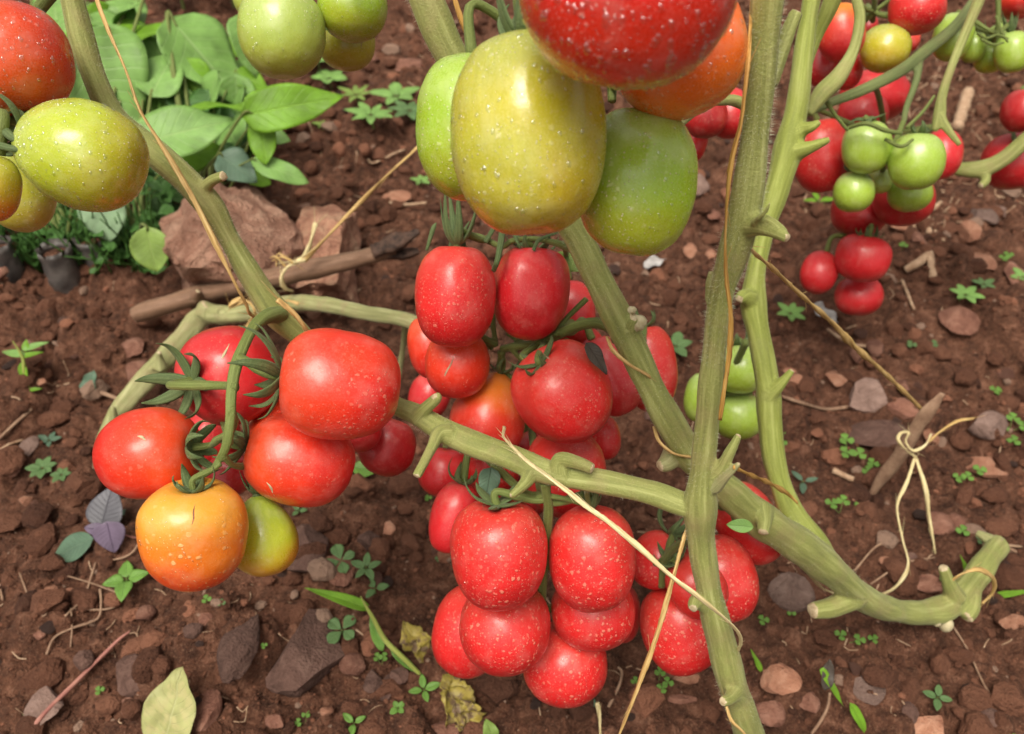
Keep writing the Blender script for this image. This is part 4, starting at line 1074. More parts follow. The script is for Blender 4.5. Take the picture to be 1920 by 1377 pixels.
# front vine: upright stem with a long branch that rises again at the left
VA = empty('tomato_vine', at(1450, 1640, .53), 'front tomato vine, upright stem with a branch rising again to the top left corner', 'tomato vine', 'pruned tomato vines')
mainp = [(1446,-60,40,.262),(1440,0,39,.265),(1428,130,38,.275),(1416,260,37,.287),(1398,390,40,.30),(1378,470,38,.31),(1352,560,32,.322),(1338,680,30,.338),(1326,800,31,.355),(1318,880,33,.365),(1314,950,40,.375),(1316,1020,34,.385),(1332,1120,34,.395),(1356,1220,36,.41),(1378,1300,38,.42),(1404,1377,37,.435),(1440,1520,40,.48),(1452,1640,44,.53)]
fuse_begin()
RSC = .75
stem(VA, mainp, seg=28, seed=3, ridge=.045)
hairs(VA, mainp[:8], 5200, 5, .0016); hairs(VA, mainp[8:], 2200, 6, .0012)
brp = [(1318,948,34,.377),(1285,948,30,.378),(1220,925,29,.381),(1130,905,30,.385),(1030,888,32,.389),(960,860,31,.392),(890,835,31,.396),(830,808,32,.40),(780,778,27,.405),(735,758,24,.412),(680,715,27,.425),(610,675,30,.425),(560,628,31,.418),(512,582,34,.41),(468,515,29,.404),(430,450,28,.40),(395,390,33,.395),(350,340,33,.39),(305,300,32,.385),(262,262,31,.384),(210,215,30,.382),(178,150,29,.38),(155,80,29,.378),(135,0,28,.376),(118,-70,28,.374)]
RSC = .76
stem(VA, brp, 'branch', seg=24, seed=9)
hairs(VA, brp[13:], 4200, 7, .0013); hairs(VA, brp[:9], 1500, 8, .0010)
stub(VA, [(372,372,26,.395),(384,352,17,.39),(400,338,14,.386),(420,330,13,.381)], label='short forked side shoot stub, high on the branch')
stub(VA, [(838,815,28,.396),(822,815,20,.393),(812,835,15,.389),(798,862,13,.384),(781,894,12,.379)], label='long cut stub pointing down, left end of the branch')
stub(VA, [(782,785,24,.403),(800,765,17,.398),(818,748,15,.394),(815,742,10,.392)], label='rounded knob on the left end of the branch')
stub(VA, [(1050,890,30,.387),(1052,862,22,.384),(1085,868,17,.379),(1112,880,14,.376)], label='pale split stub in the middle of the branch')
stub(VA, [(1000,880,24,.389),(985,905,17,.385),(968,922,12,.381),(957,931,9,.379)], label='bent stub under the branch')
stub(VA, [(1400,425,30,.302),(1425,428,20,.293),(1452,436,15,.287),(1478,447,14,.283)], label='thick cut stub right of the upright stem')
stub(VA, [(1418,415,20,.298),(1438,412,13,.289),(1455,420,11,.286),(1474,436,9,.285)], label='second arm of the thick cut stub')
stub(VA, [(1412,418,10,.292),(1425,408,8,.286),(1437,395,7,.283),(1444,381,6,.281)], label='thin cut stalk beside the thick stub')
stub(VA, [(1440,160,26,.285),(1462,100,24,.283),(1480,55,19,.281),(1494,22,17,.28)], label='long cut side shoot near the top of the stem')
stub(VA, [(1330,890,26,.366),(1352,878,18,.36),(1368,850,15,.355),(1386,815,9,.352)], label='pointed green stub near the fork')
stub(VA, [(1340,912,22,.366),(1360,895,13,.358),(1376,880,9,.354),(1386,868,8,.352)], 'stem_old', label='brown cut stub near the fork')
stub(VA, [(1322,1130,26,.396),(1306,1128,20,.392),(1298,1142,13,.388)], label='green bump on the lower stem')
stub(VA, [(1380,1308,34,.42),(1376,1300,24,.412),(1366,1312,15,.404),(1354,1316,12,.40)], label='short cut stub low on the stem')
stub(VA, [(1340,560,26,.325),(1334,530,16,.322),(1334,510,10,.32)], label='dried leaf scar on the left of the stem')
fuse_end(.00085, 7)
# left truss
RSC = .8
fuse_begin()
tr = stem(VA, [(525,590,22,.408),(502,594,17,.397),(478,612,14,.386),(458,648,13,.376),(442,690,14,.370),(434,740,13,.366),(432,790,12,.366),(424,838,11,.368),(408,866,8,.372),(395,885,6,.376)], 'truss', 'truss', 16, seed=4, jit=.06)
for q in (('D1',(446,672,.369),11),('D2',(440,726,.367),10),('D4',(434,775,.366),9),('D3',(430,815,.367),8),('D5',(412,868,.371),7),('D6',(420,855,.370),7),('D7',(432,830,.37),6)): pedicel(tr, q[0], q[1], q[2] * .85)
fuse_end(.0005, 6)
# truss of the bottom cluster, hanging from the branch
tr = stem(VA, [(1022,905,14,.392),(1024,925,11,.395),(1028,950,11,.40),(1026,990,12,.41),(1020,1060,11,.43),(1015,1130,10,.45)], 'truss', 'truss', 14, seed=5, jit=.05)
for q in (('F1',(1024,935,.398)),('F2',(1026,940,.399)),('F3',(1020,1060,.43)),('F5',(1020,1060,.43)),('F4',(1016,1100,.44)),('F6',(1015,1130,.45)),('F7',(1022,930,.398)),('E15',(1024,935,.4))): pedicel(tr, q[0], q[1], 7)
for p in ([(985,938,6,.40),(1005,934,6,.398),(1024,928,7,.396)],[(1028,930,7,.396),(1060,936,6,.398),(1095,946,6,.405),(1108,950,5,.41)],[(1098,905,7,.39),(1100,925,7,.398),(1104,948,6,.405)]): stem(tr, p, 'side_stalk', 'truss', 10)
# truss of the tomatoes right of the bottom cluster
tr = stem(VA, [(1318,1010,15,.40),(1295,1012,10,.42),(1262,1030,10,.44),(1245,1060,9,.455),(1240,1100,8,.465)], 'truss', 'truss', 12, seed=8)
for q in ('F8','F9','F10','F11','F13'): pedicel(tr, q, (1250, 1045, .45), 6)
# top middle cluster and top left clusters
tr = stem(VA, [(1425,-80,20,.30),(1300,-70,16,.33),(1180,0,14,.335),(1150,120,13,.335),(1148,190,10,.33)], 'truss', 'truss', 12, seed=8)
for q in ('C1','C2','C3','C5'): pedicel(tr, q, (1145, 150, .335), 8)
pedicel(tr, 'C4', (1180, -60, .335), 12)
tr = stem(VA, [(120,-40,18,.376),(60,40,14,.40),(20,140,13,.40),(5,215,13,.385),(0,240,10,.37)], 'truss', 'truss', 12, seed=8)
for q in ('A2','A1','A3','A4'): pedicel(tr, q, (-12, 222, .36), 11)
for p in ([(-30,228,10,.33),(0,240,11,.325),(30,262,9,.322),(60,262,6,.32)],[(-30,262,8,.328),(5,275,9,.322),(40,280,7,.32),(70,262,5,.318)]): stem(tr, p, 'sepal_stalk', 'sepal', 10)

# rear vine: two stems leaning from the top to a creeping base
VB = empty('tomato_vine', at(1865, 1035, .66), 'rear tomato vine whose leaning stem creeps to a cut base at the right', 'tomato vine', 'pruned tomato vines')
p2 = [(770,-60,44,.345),(798,0,42,.35),(840,95,41,.358),(900,190,40,.368),(990,310,38,.38),(1075,430,38,.392),(1115,510,36,.40),(1150,580,36,.406),(1185,650,37,.413),(1225,735,36,.42),(1262,800,36,.428),(1300,858,38,.438),(1360,915,40,.448),(1430,975,44,.462),(1500,1022,46,.48),(1560,1070,39,.50),(1625,1125,33,.53),(1680,1146,30,.553),(1735,1150,30,.575),(1780,1135,33,.59),(1822,1090,31,.605),(1850,1050,27,.62),(1872,1022,28,.64)]
RSC = .75
fuse_begin()
stem(VB, p2, seg=28, seed=21); hairs(VB, p2[:12], 5000, 9, .0014); hairs(VB, p2[12:18], 1200, 10, .001)
p3 = [(1535,-60,24,.50),(1522,0,23,.50),(1508,90,24,.50),(1496,190,27,.50),(1478,275,37,.50),(1458,350,29,.498),(1434,430,25,.496),(1418,500,25,.495),(1412,570,30,.495),(1424,640,28,.494),(1438,720,32,.493),(1442,790,29,.493),(1452,870,28,.493),(1478,950,30,.495),(1515,1010,36,.495),(1548,1062,36,.505)]
stem(VB, p3, 'side_stem', 'stem_g', 24, seed=22)
hairs(VB, p3, 2500, 11, .0012)
stub(VB, [(1172,640,26,.413),(1182,615,18,.405),(1190,596,11,.40)], label='green nub below the pale calluses')
for (x, y, r, d, lb) in ((1193,606,19,.404,'round pale callus on the leaning stem'),(1184,582,9,.402,'small pale callus on the leaning stem')):
    V, Fc = ICO[3]; V = V * (1 + .10 * np.sin(V[:, [0]] * 7 + V[:, [2]] * 5)) * (1 + .06 * np.sin(V[:, [1]] * 17)) * r * d / F * np.array([1, .8, .85]); mk('callus', V + at(x, y, d), Fc, M['callus'], VB, label=lb)
stub(VB, [(1268,845,34,.44),(1250,868,24,.437),(1236,875,16,.435)], 'stem_old', label='yellowing stub left of the upright stem')
stub(VB, [(1405,560,24,.49),(1394,556,20,.486),(1386,562,12,.483)], 'stem_g', label='shoulder on the side stem')
stub(VB, [(1442,740,24,.49),(1462,722,16,.486),(1476,706,11,.484),(1486,694,9,.483)], 'stem_g', label='small fork stub on the side stem')
stub(VB, [(1485,285,32,.498),(1515,278,18,.492),(1540,268,12,.489),(1556,262,8,.487)], 'stem_g', label='pointed knob on the side stem')
stub(VB, [(1490,255,26,.498),(1508,242,18,.494),(1522,238,14,.49),(1538,228,8,.488)], 'stem_g', label='upper knob on the side stem')
stub(VB, [(1425,955,34,.455),(1432,980,20,.446),(1430,1000,15,.442)], label='pale tipped stub on the creeping stem')
stub(VB, [(1600,1118,34,.52),(1560,1138,26,.513),(1522,1145,20,.507)], label='broad cut stub under the creeping stem')
stub(VB, [(1790,1120,28,.588),(1778,1092,17,.578),(1768,1064,13,.572)], label='upright cut stub on the creeping stem')
stub(VB, [(1820,1110,26,.60),(1822,1140,20,.59),(1812,1160,15,.585)], label='lower side stub by the base')
for (x, y, r, d, lb) in ((1774,1172,14,.580,'large pale callus under the creeping stem'),(1757,1168,8,.575,'small pale callus under the creeping stem')):
    V, Fc = ICO[3]; V = V * r * d / F * np.array([.9, .9, 1.15]); mk('callus', V + at(x, y, d), Fc, M['callus'], VB, label=lb)
fuse_end(.0010, 9)
stem(VB, [(1872,1025,24,.635),(1850,1010,14,.64),(1832,1000,8,.645)], 'root', 'stem_old', 10); stem(VB, [(1860,1035,14,.63),(1885,1028,6,.64),(1905,1035,4,.645)], 'root', 'root', 8)
# truss over the middle cluster
RSC = .9
fuse_begin()
tr = stem(VB, [(1160,640,16,.425),(1148,618,13,.425),(1118,606,12,.43),(1080,612,12,.437),(1040,630,11,.445),(1005,645,10,.45),(965,650,9,.455),(940,655,8,.46)], 'truss', 'truss', 14, seed=31)
for q in (('E6',(1020,640,.448)),('E5',(940,660,.46)),('E7',(1060,620,.44)),('E8b',(1050,625,.445)),('E3',(930,645,.46)),('E4',(925,650,.465)),('E10',(945,700,.47)),('E11',(1060,640,.47)),('E13',(940,720,.48))): pedicel(tr, q[0], q[1], 7)
for p in ([(945,655,7,.46),(935,690,6,.465),(950,730,6,.47),(948,760,5,.475)],[(960,655,6,.455),(985,690,5,.46),(960,715,5,.465)],[(930,650,6,.46),(925,600,6,.46),(935,560,5,.46)],[(1040,630,6,.44),(1060,600,6,.445),(1100,560,7,.44)],[(1000,650,8,.452),(975,640,6,.455),(950,625,5,.46)],[(1010,645,8,.45),(980,668,8,.44),(1000,680,7,.437)]): stem(tr, p, 'side_stalk', 'truss', 8, seed=int(p[0][0]))
fuse_end(.0006, 6)
tr = stem(VB, [(1085,470,12,.41),(1040,455,7,.42),(1000,448,6,.43),(960,452,6,.43),(940,462,6,.43),(900,445,7,.44),(870,440,6,.44)], 'truss', 'truss', 10, seed=32)
pedicel(tr, 'E1', (915, 448, .436), 6); pedicel(tr, 'E2', (985, 448, .43), 6); pedicel(tr, 'E8', (1060, 462, .43), 5)
for p in ([(942,430,7,.425),(938,460,7,.415),(932,490,6,.41),(925,508,5,.415)],[(925,430,5,.43),(910,455,5,.43)],[(800,470,3,.44),(812,430,5,.438),(818,418,1,.438)],[(845,470,5,.425),(850,440,8,.425),(838,408,1,.425)],[(870,468,5,.425),(868,440,5,.428),(880,415,1,.43)],[(962,432,4,.425),(968,450,4,.42),(975,462,3,.42)],[(1000,470,4,.42),(1012,450,4,.42),(1050,435,2,.42)]): stem(tr, p, 'sepal_stalk', 'sepal', 8, aspect=.5, seed=int(p[0][0]))
tr = stem(VB, [(1385,985,12,.47),(1372,955,9,.48),(1350,950,8,.49)], 'truss', 'truss', 10); pedicel(tr, 'F12', (1360, 950, .485), 7); pedicel(tr, 'E9', (1205, 640, .47), 6); pedicel(tr, 'E12', (860, 800, .48), 5)
# top cut vine bits carrying the clusters at the top
tr = stem(VB, [(770,-50,14,.36),(680,-70,12,.42),(600,-60,12,.47),(560,-45,10,.49)], 'truss', 'truss', 10)
for q in ('B1','B2','B3','B4'): pedicel(tr, q, (600, -60, .475), 8)
for p in ([(950,78,10,.30),(938,45,7,.30),(945,22,4,.30),(955,8,1,.30)],[(955,78,8,.302),(962,45,5,.302),(970,20,1,.302)]): stem(VB, p, 'sepal_stalk', 'sepal', 8, aspect=.45)
# bunch of green tomatoes behind the stems
tr = stem(VB, [(1400,640,8,.58),(1375,690,7,.61),(1345,735,6,.63),(1370,738,6,.63),(1410,735,6,.63)], 'truss', 'truss', 8)
for q in ('G1','G2','G3'): pedicel(tr, q, (1352, 735, .635), 5)
# right background vine
VC = empty('tomato_vine', at(1790, -200, .62), 'blurred tomato vine at the top right with hooked stalks and several bunches', 'tomato vine', 'pruned tomato vines')
fuse_begin()
stem(VC, [(1590,-60,9,.56),(1606,0,11,.56),(1612,40,12,.56),(1600,95,12,.56),(1572,145,18,.56),(1540,178,19,.56),(1515,215,10,.56)], 'branch', 'stem', 14, seed=41)
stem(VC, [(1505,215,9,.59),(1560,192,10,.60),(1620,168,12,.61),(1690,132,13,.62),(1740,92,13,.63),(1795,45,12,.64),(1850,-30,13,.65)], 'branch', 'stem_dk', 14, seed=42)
stem(VC, [(1852,-60,13,.60),(1835,0,12,.60),(1806,70,10,.60),(1782,130,9,.60),(1766,180,10,.60),(1760,220,13,.60),(1752,246,6,.60)], 'branch', 'stem', 14, seed=43)
stem(VC, [(1760,215,11,.60),(1775,240,9,.598),(1800,272,6,.595)], 'side_stalk', 'stem', 10, seed=44)
stem(VC, [(1580,-60,22,.52),(1556,10,18,.53),(1530,70,13,.54),(1510,130,12,.545),(1500,200,10,.55)], 'branch', 'stem_g', 14, seed=45)
stem(VC, [(1980,215,16,.72),(1925,262,16,.73),(1880,300,16,.74),(1838,318,18,.75),(1790,318,13,.76)], 'branch', 'stem', 14, seed=46)
stub(VC, [(1842,320,14,.75),(1848,338,10,.745),(1838,350,7,.742)], 'stem')
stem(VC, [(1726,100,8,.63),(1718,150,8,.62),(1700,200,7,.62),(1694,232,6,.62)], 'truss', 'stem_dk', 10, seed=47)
stem(VC, [(1550,190,7,.57),(1565,215,5,.575),(1590,245,5,.58)], 'truss', 'truss', 8); stem(VC, [(1340,190,11,.42),(1380,190,13,.43),(1430,215,14,.44)], 'branch', 'stem', 10); stem(VC, [(1262,240,14,.36),(1290,215,14,.38),(1330,190,10,.42)], 'branch', 'stem', 10)
fuse_end(.0011, 6)
tr = stem(VC, [(1694,228,6,.62),(1680,262,6,.62),(1662,290,6,.63),(1655,320,6,.65)], 'truss', 'truss', 8)
for q in ('H1','H2','H3','H4','H5'): pedicel(tr, q, (1668, 268, .622), 4.5)
for p in ([(1590,240,4,.60),(1625,232,5,.59),(1660,245,5,.59),(1690,250,4,.6)],[(1700,240,4,.6),(1730,210,3.5,.6),(1752,180,3,.6)],[(1660,262,4,.6),(1690,275,4,.59),(1712,262,3,.59)]): stem(tr, p, 'side_stalk', 'truss', 8, seed=int(p[0][0]))
tr = stem(VC, [(1870,-30,6,.64),(1872,30,5,.645),(1868,66,5,.65),(1862,80,4,.66)], 'truss', 'truss', 8)
for q in ('K1','K2','K3','K4','K5'): pedicel(tr, q, (1866, 62, .648), 3.5)
for p in ([(1832,62,3,.64),(1850,72,3,.64),(1870,66,3,.64),(1890,74,3,.64)],[(1868,30,3,.64),(1878,60,3,.64),(1890,80,2,.64)],[(1840,74,3,.64),(1862,84,3,.64),(1882,80,2,.64)]): stem(tr, p, 'side_stalk', 'truss', 6, seed=int(p[0][1]))
tr = stem(VC, [(1640,158,6,.63),(1650,190,6,.68),(1655,240,6,.71),(1640,330,6,.74),(1622,440,6,.75)], 'truss', 'truss', 8)
for q in ('I1','I2','I3','I4','I5','I6','I7','I8','I9'): pedicel(tr, q, (1650, 250, .715) if q not in ('I5','I6','I7') else (1625, 430, .75), 4)
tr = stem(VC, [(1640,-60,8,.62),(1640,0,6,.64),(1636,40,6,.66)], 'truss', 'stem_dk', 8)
for q in ('J1','J2','J3','J4','J5','J6','J7'): pedicel(tr, q, (1640, 20, .65), 4)
pedicel(tr, 'K6', (1900, -50, .65), 4); pedicel(tr, 'L1', (1930, 160, .74), 4); pedicel(tr, 'L2', (1905, 270, .745), 4)
for q in ('M1','M2','M3'): pedicel(tr, q, (1340, 185, .44 if q != 'M1' else .45), 4)

# old stem lying on the ground at the left
VD = empty('tomato_vine', at(190, 850, .70), 'old yellowed vine stem lying on the soil at the left, tied to the stick', 'tomato vine', 'pruned tomato vines')
def gd(x, y, dz=0.02):
    g, d = ground_at(x, y); return d - dz
dd = [(182,852,9,.012),(190,828,13,.015),(212,785,18,.02),(252,735,24,.03),(300,682,25,.035),(345,630,25,.05),(378,592,24,.06),(420,590,22,.075)]
RSC = .78
fuse_begin()
stem(VD, [(x, y, r, gd(x, y, z)) for x, y, r, z in dd], 'stem', 'stem_old', 18, .12, 51, jit=.08)
d0 = gd(420, 590, .075)
stem(VD, [(375,588,24,d0+.012),(430,592,22,d0),(490,585,20,d0-.01),(545,570,20,d0-.03),(610,572,19,d0-.06),(690,588,18,d0-.1),(775,604,18,d0-.14),(850,650,17,d0-.16)], 'branch', 'stem_old', 18, .10, 52, jit=.06)
stub(VD, [(300,690,20,gd(300,690,.04)),(299,672,10,gd(300,690,.045)),(298,660,7,gd(300,690,.05))], 'stem_old'); stub(VD, [(214,790,12,gd(214,790,.03)),(212,770,9,gd(212,790,.035)),(210,762,8,gd(210,790,.036))], 'stem_old')
stub(VD, [(382,590,22,d0+.005),(384,578,19,d0+.002),(388,570,15,d0)], 'stem_old')
stem(VD, [(760,605,9,d0-.12),(756,650,8,d0-.09),(748,700,8,d0-.07),(740,760,7,d0-.06)], 'side_shoot', 'stem_old', 10)
fuse_end(.0013, 7)
stem(VD, [(182,850,7,gd(182,850,.008)),(176,880,4,gd(176,880,.004)),(165,905,3,gd(165,905,.003)),(140,925,2,gd(140,925,.002))], 'root', 'root', 8)
stem(VD, [(225,750,5,gd(225,750,.02)),(205,742,5,gd(205,742,.01)),(185,735,5,gd(185,735,.005))], 'root', 'root', 8)

# ------------------------------------------------------------------ stick, peg and twine
RSC = 1.0
SK = empty('stick', at(260, 592, .80), 'brown stick lying slantwise over the big rocks, its right end charred', 'stick')
d1, d2 = gd(250, 600, .03), gd(640, 560, .12)
sd_ = [(252,592,17,d1),(275,583,21,d1),(330,567,20,d1+.002),(368,555,21,d1+.003),(400,548,19,d1+.003),(500,525,22,(d1+d2)/2),(600,503,21,d2),(690,482,19,d2+.01),(740,465,16,d2+.012)]
RSC = .86
stem(SK, sd_, 'shaft', 'bark', 20, .05, 61, jit=.05)
stub(SK, [(368,553,14,d1-.012),(370,548,8,d1-.017),(371,546,5,d1-.018)], 'bark', name='knot')
stem(SK, [(700,474,17,d2+.006),(740,458,17,d2+.004),(765,446,13,d2+.004),(786,434,7,d2+.003)], 'charred_tip', 'char', 14, .25, 62, jit=.3)
stem(SK, [(720,478,14,d2+.012),(755,478,12,d2+.014),(785,472,6,d2+.016)], 'charred_tip', 'char', 12, .25, 63, jit=.3)
RSC = 1.0
PG = empty('peg', ground_at(1630, 935)[0], 'brown splinter of wood pushed into the soil with twine knotted round it', 'peg')
g0, gdp = ground_at(1630, 935)
stem(PG, [(1628,940,3,gdp),(1650,905,12,gdp-.012),(1685,860,16,gdp-.03),(1712,815,15,gdp-.045),(1740,775,15,gdp-.06),(1768,738,6,gdp-.07)], 'splinter', 'straw_bark' if 'straw_bark' in M else 'root', 10, .2, 71, jit=.12, aspect=.45)
TWR = .8                                             # girth of the twine
def twine(pts, label, mat='twine', name='twine', cat='twine', asp=.55, tw=90., group='twine tying up the vines', parent=None, jit=.12):
    P = [at(x, y, d) for x, y, r, d in pts]; R = [r * TWR * d / F for x, y, r, d in pts]
    v, f, m_, u = tube(P, R, 8, asp, twist=tw, seed=int(pts[0][0]), jit=jit * 2, n=9)
    lr = np.random.default_rng(int(pts[0][0] + pts[0][1])); fr = [(v, f, m_, u)]; C_ = spline(P, 6)
    for k in range(max(3, len(C_) // 3)):                      # loose fibres standing off the strand
        i = lr.integers(0, len(C_) - 1); t_ = nrm(C_[i + 1] - C_[i]) * lr.choice([-1, 1]); s_ = lr.normal(size=3); r_ = float(np.mean(R)); l_ = r_ * lr.uniform(4, 11)
        fr.append(tube([C_[i], C_[i] + t_ * l_ * .5 + s_ * r_ * .6, C_[i] + t_ * l_ + s_ * r_ * 1.3], [r_ * .16, r_ * .12, r_ * .05], 4, n=2))
    v, f, m_, u = join(fr)
    if parent is None:
        o = mk(name, v, f, M[mat], uv=u); tag(o, label, cat, group)
    else: o = mk(name, v, f, M[mat], parent, uv=u)
    return o
twine([(176,-40,5,.352),(182,0,5,.352),(205,62,6,.354),(235,130,5,.356),(262,205,6,.358),(300,268,7,.361),(338,330,7,.364),(372,392,7,.366),(415,480,7,.373),(445,540,6,.38),(462,572,6,.388),(470,590,5,.396),(500,594,4,.405)], 'amber twine stretched down along the left rising branch from the top edge', tw=30)
twine([(520,562,6,.388),(548,585,7,.392),(566,606,7,.396),(580,628,6,.402)], 'short twine end showing right of the bend, above the largest red tomato', asp=.8)
# sling on the stick
ST_ = empty('twine', at(560, 500, d2 - .02), 'yellow twine knotted on the stick and stretched up towards the big green tomatoes', 'twine', 'twine tying up the vines')
dk = d2 - .025
twine([(785,275,4,.70),(720,335,5,.71),(660,395,5,.72),(600,458,6,dk),(570,488,8,dk)], '', 'twine', 'strand', parent=ST_, tw=40)
twine([(572,486,9,dk),(560,488,9,dk-.002),(552,492,7,dk)], '', 'twine_p', 'knot', parent=ST_)
twine([(558,492,5,dk),(540,500,6,dk),(528,520,6,dk-.006),(533,540,6,dk),(548,546,5,dk+.01)], '', 'twine_p', 'loop', parent=ST_)
twine([(566,490,4,dk),(580,462,7,dk-.004),(590,425,7,dk-.01),(593,418,4,dk-.01)], '', 'twine_p', 'loose_end', parent=ST_)
for p in ([(552,494,4,dk),(530,482,4,dk-.004),(510,490,2,dk)],[(535,500,3,dk),(518,482,3,dk-.004),(506,484,1.5,dk)],[(548,492,3,dk),(522,476,3,dk),(518,500,2,dk)]): twine(p, '', 'twine', 'frayed_fibre', parent=ST_)
twine([(452,560,6,d0-.03),(436,568,7,d0-.032),(433,575,5,d0-.03),(462,566,6,d0-.03),(478,585,5,d0-.03),(466,608,4,d0-.02),(460,618,3,d0-.02)], 'frayed amber knot where the old vine stem meets the bent branch')
twine([(530,560,5,d0-.06),(520,575,6,d0-.06),(528,592,5,d0-.05),(535,565,4,d0-.06),(560,570,5,d0-.06)], 'loop of twine round the old stem under the tied stick')
twine([(1412,-60,4,.275),(1408,20,4,.268),(1404,100,5,.262),(1398,160,6,.262),(1388,235,7,.266),(1372,300,9,.27),(1364,370,9,.275),(1360,450,8,.284),(1362,520,8,.296),(1370,590,8,.306),(1368,660,7,.316),(1358,730,6,.326),(1350,788,4,.336)], 'amber twine running down beside the upright front stem', 'twine_d', asp=.4, tw=20)
twine([(846,-40,5,.33),(856,10,6,.332),(872,55,6,.336),(890,102,6,.342)], 'golden twine leaning on the rear stem at the top edge', 'twine_d', tw=25)
twine([(946,800,4,.405),(944,818,4,.385),(958,835,4,.376),(985,862,5,.370),(1020,888,6,.368),(1060,918,6,.366),(1100,950,6,.366),(1140,978,7,.366),(1200,1028,7,.366),(1260,1082,7,.366),(1300,1112,8,.367),(1345,1148,7,.37),(1375,1175,7,.378),(1388,1195,6,.388),(1386,1215,5,.402),(1370,1228,4,.425)], 'pale straw coloured twine slanting from the branch across the speckled tomato to the front stem', 'twine_p', asp=.35, tw=15)
twine([(1310,985,4,.42),(1292,990,5,.395),(1284,1005,5,.387),(1270,1055,5,.388),(1252,1120,6,.392),(1232,1190,6,.40),(1205,1265,7,.41),(1180,1330,6,.42),(1152,1400,5,.43)], 'thin amber twine hanging in front of the low right tomatoes down to the lower edge', 'twine', asp=.4, tw=15)
twine([(1385,460,4,.345),(1402,462,5,.345),(1418,478,5,.36),(1450,505,6,.40),(1500,552,6,.45),(1560,605,7,.51),(1600,648,9,.55),(1650,692,6,.60),(1700,740,6,.66),(1735,775,5,.70)], 'amber twine running from the front stem down to the peg', 'twine', asp=.7, tw=60)
PT = empty('twine', at(1715, 840, gdp - .06), 'pale twine knotted in loops round the peg with two hanging ends', 'twine', 'twine tying up the vines')
e = gdp - .055; TWR = .58
twine([(1716,858,5,e),(1700,905,6,e-.01),(1682,950,6,e-.015),(1692,1010,6,e-.02),(1703,1060,6,e-.03),(1680,1100,6,e-.05),(1640,1118,6,e-.075),(1590,1118,6,e-.105),(1545,1105,6,e-.12),(1515,1075,5,.52)], '', 'twine_p', 'hanging_end', parent=PT, tw=30)
twine([(1718,860,6,e),(1735,915,7,e-.005),(1742,970,8,e),(1750,1015,6,e+.0),(1754,1038,4,e)], '', 'twine_p', 'hanging_end', parent=PT, tw=30)
twine([(1718,858,6,e),(1700,845,5,e-.005),(1684,825,5,e-.008),(1690,812,5,e-.005),(1704,812,5,e),(1698,828,5,e-.01),(1712,845,6,e-.012),(1735,835,5,e-.01),(1745,815,5,e)], '', 'twine_p', 'loop', parent=PT)
twine([(1742,828,5,e-.002),(1765,808,5,e),(1795,790,6,e+.005),(1826,785,5,e+.01)], '', 'twine', 'loose_end', parent=PT)
TWR = .8
twine([(1138,632,4,.412),(1150,658,6,.405),(1180,684,6,.404),(1212,702,5,.408),(1228,716,4,.418)], 'twine wrapped round the leaning stem below the pale calluses')
twine([(1226,800,4,.433),(1236,828,5,.427),(1262,850,5,.425),(1290,856,5,.428),(1312,856,4,.435)], 'twine wrapped round the leaning stem just left of the upright one')
twine([(1376,876,5,.352),(1400,888,6,.37),(1440,905,6,.42),(1475,925,7,.455),(1494,942,5,.462)], 'short amber twine joining the two stems above the creeping one', 'twine_d')
twine([(1782,1092,4,.575),(1800,1078,5,.57),(1835,1068,6,.572),(1862,1085,6,.585),(1862,1110,6,.595),(1842,1132,5,.60)], 'loop of twine round the cut base of the rear vine')
twine([(1362,1325,4,.402),(1372,1352,5,.402),(1395,1375,5,.405),(1410,1400,4,.41)], 'thin twine at the foot of the front stem')
twine([(1120,1318,5,.50),(1124,1345,6,.505),(1126,1385,5,.51)], 'pale twine end standing up at the lower edge', 'twine_p')

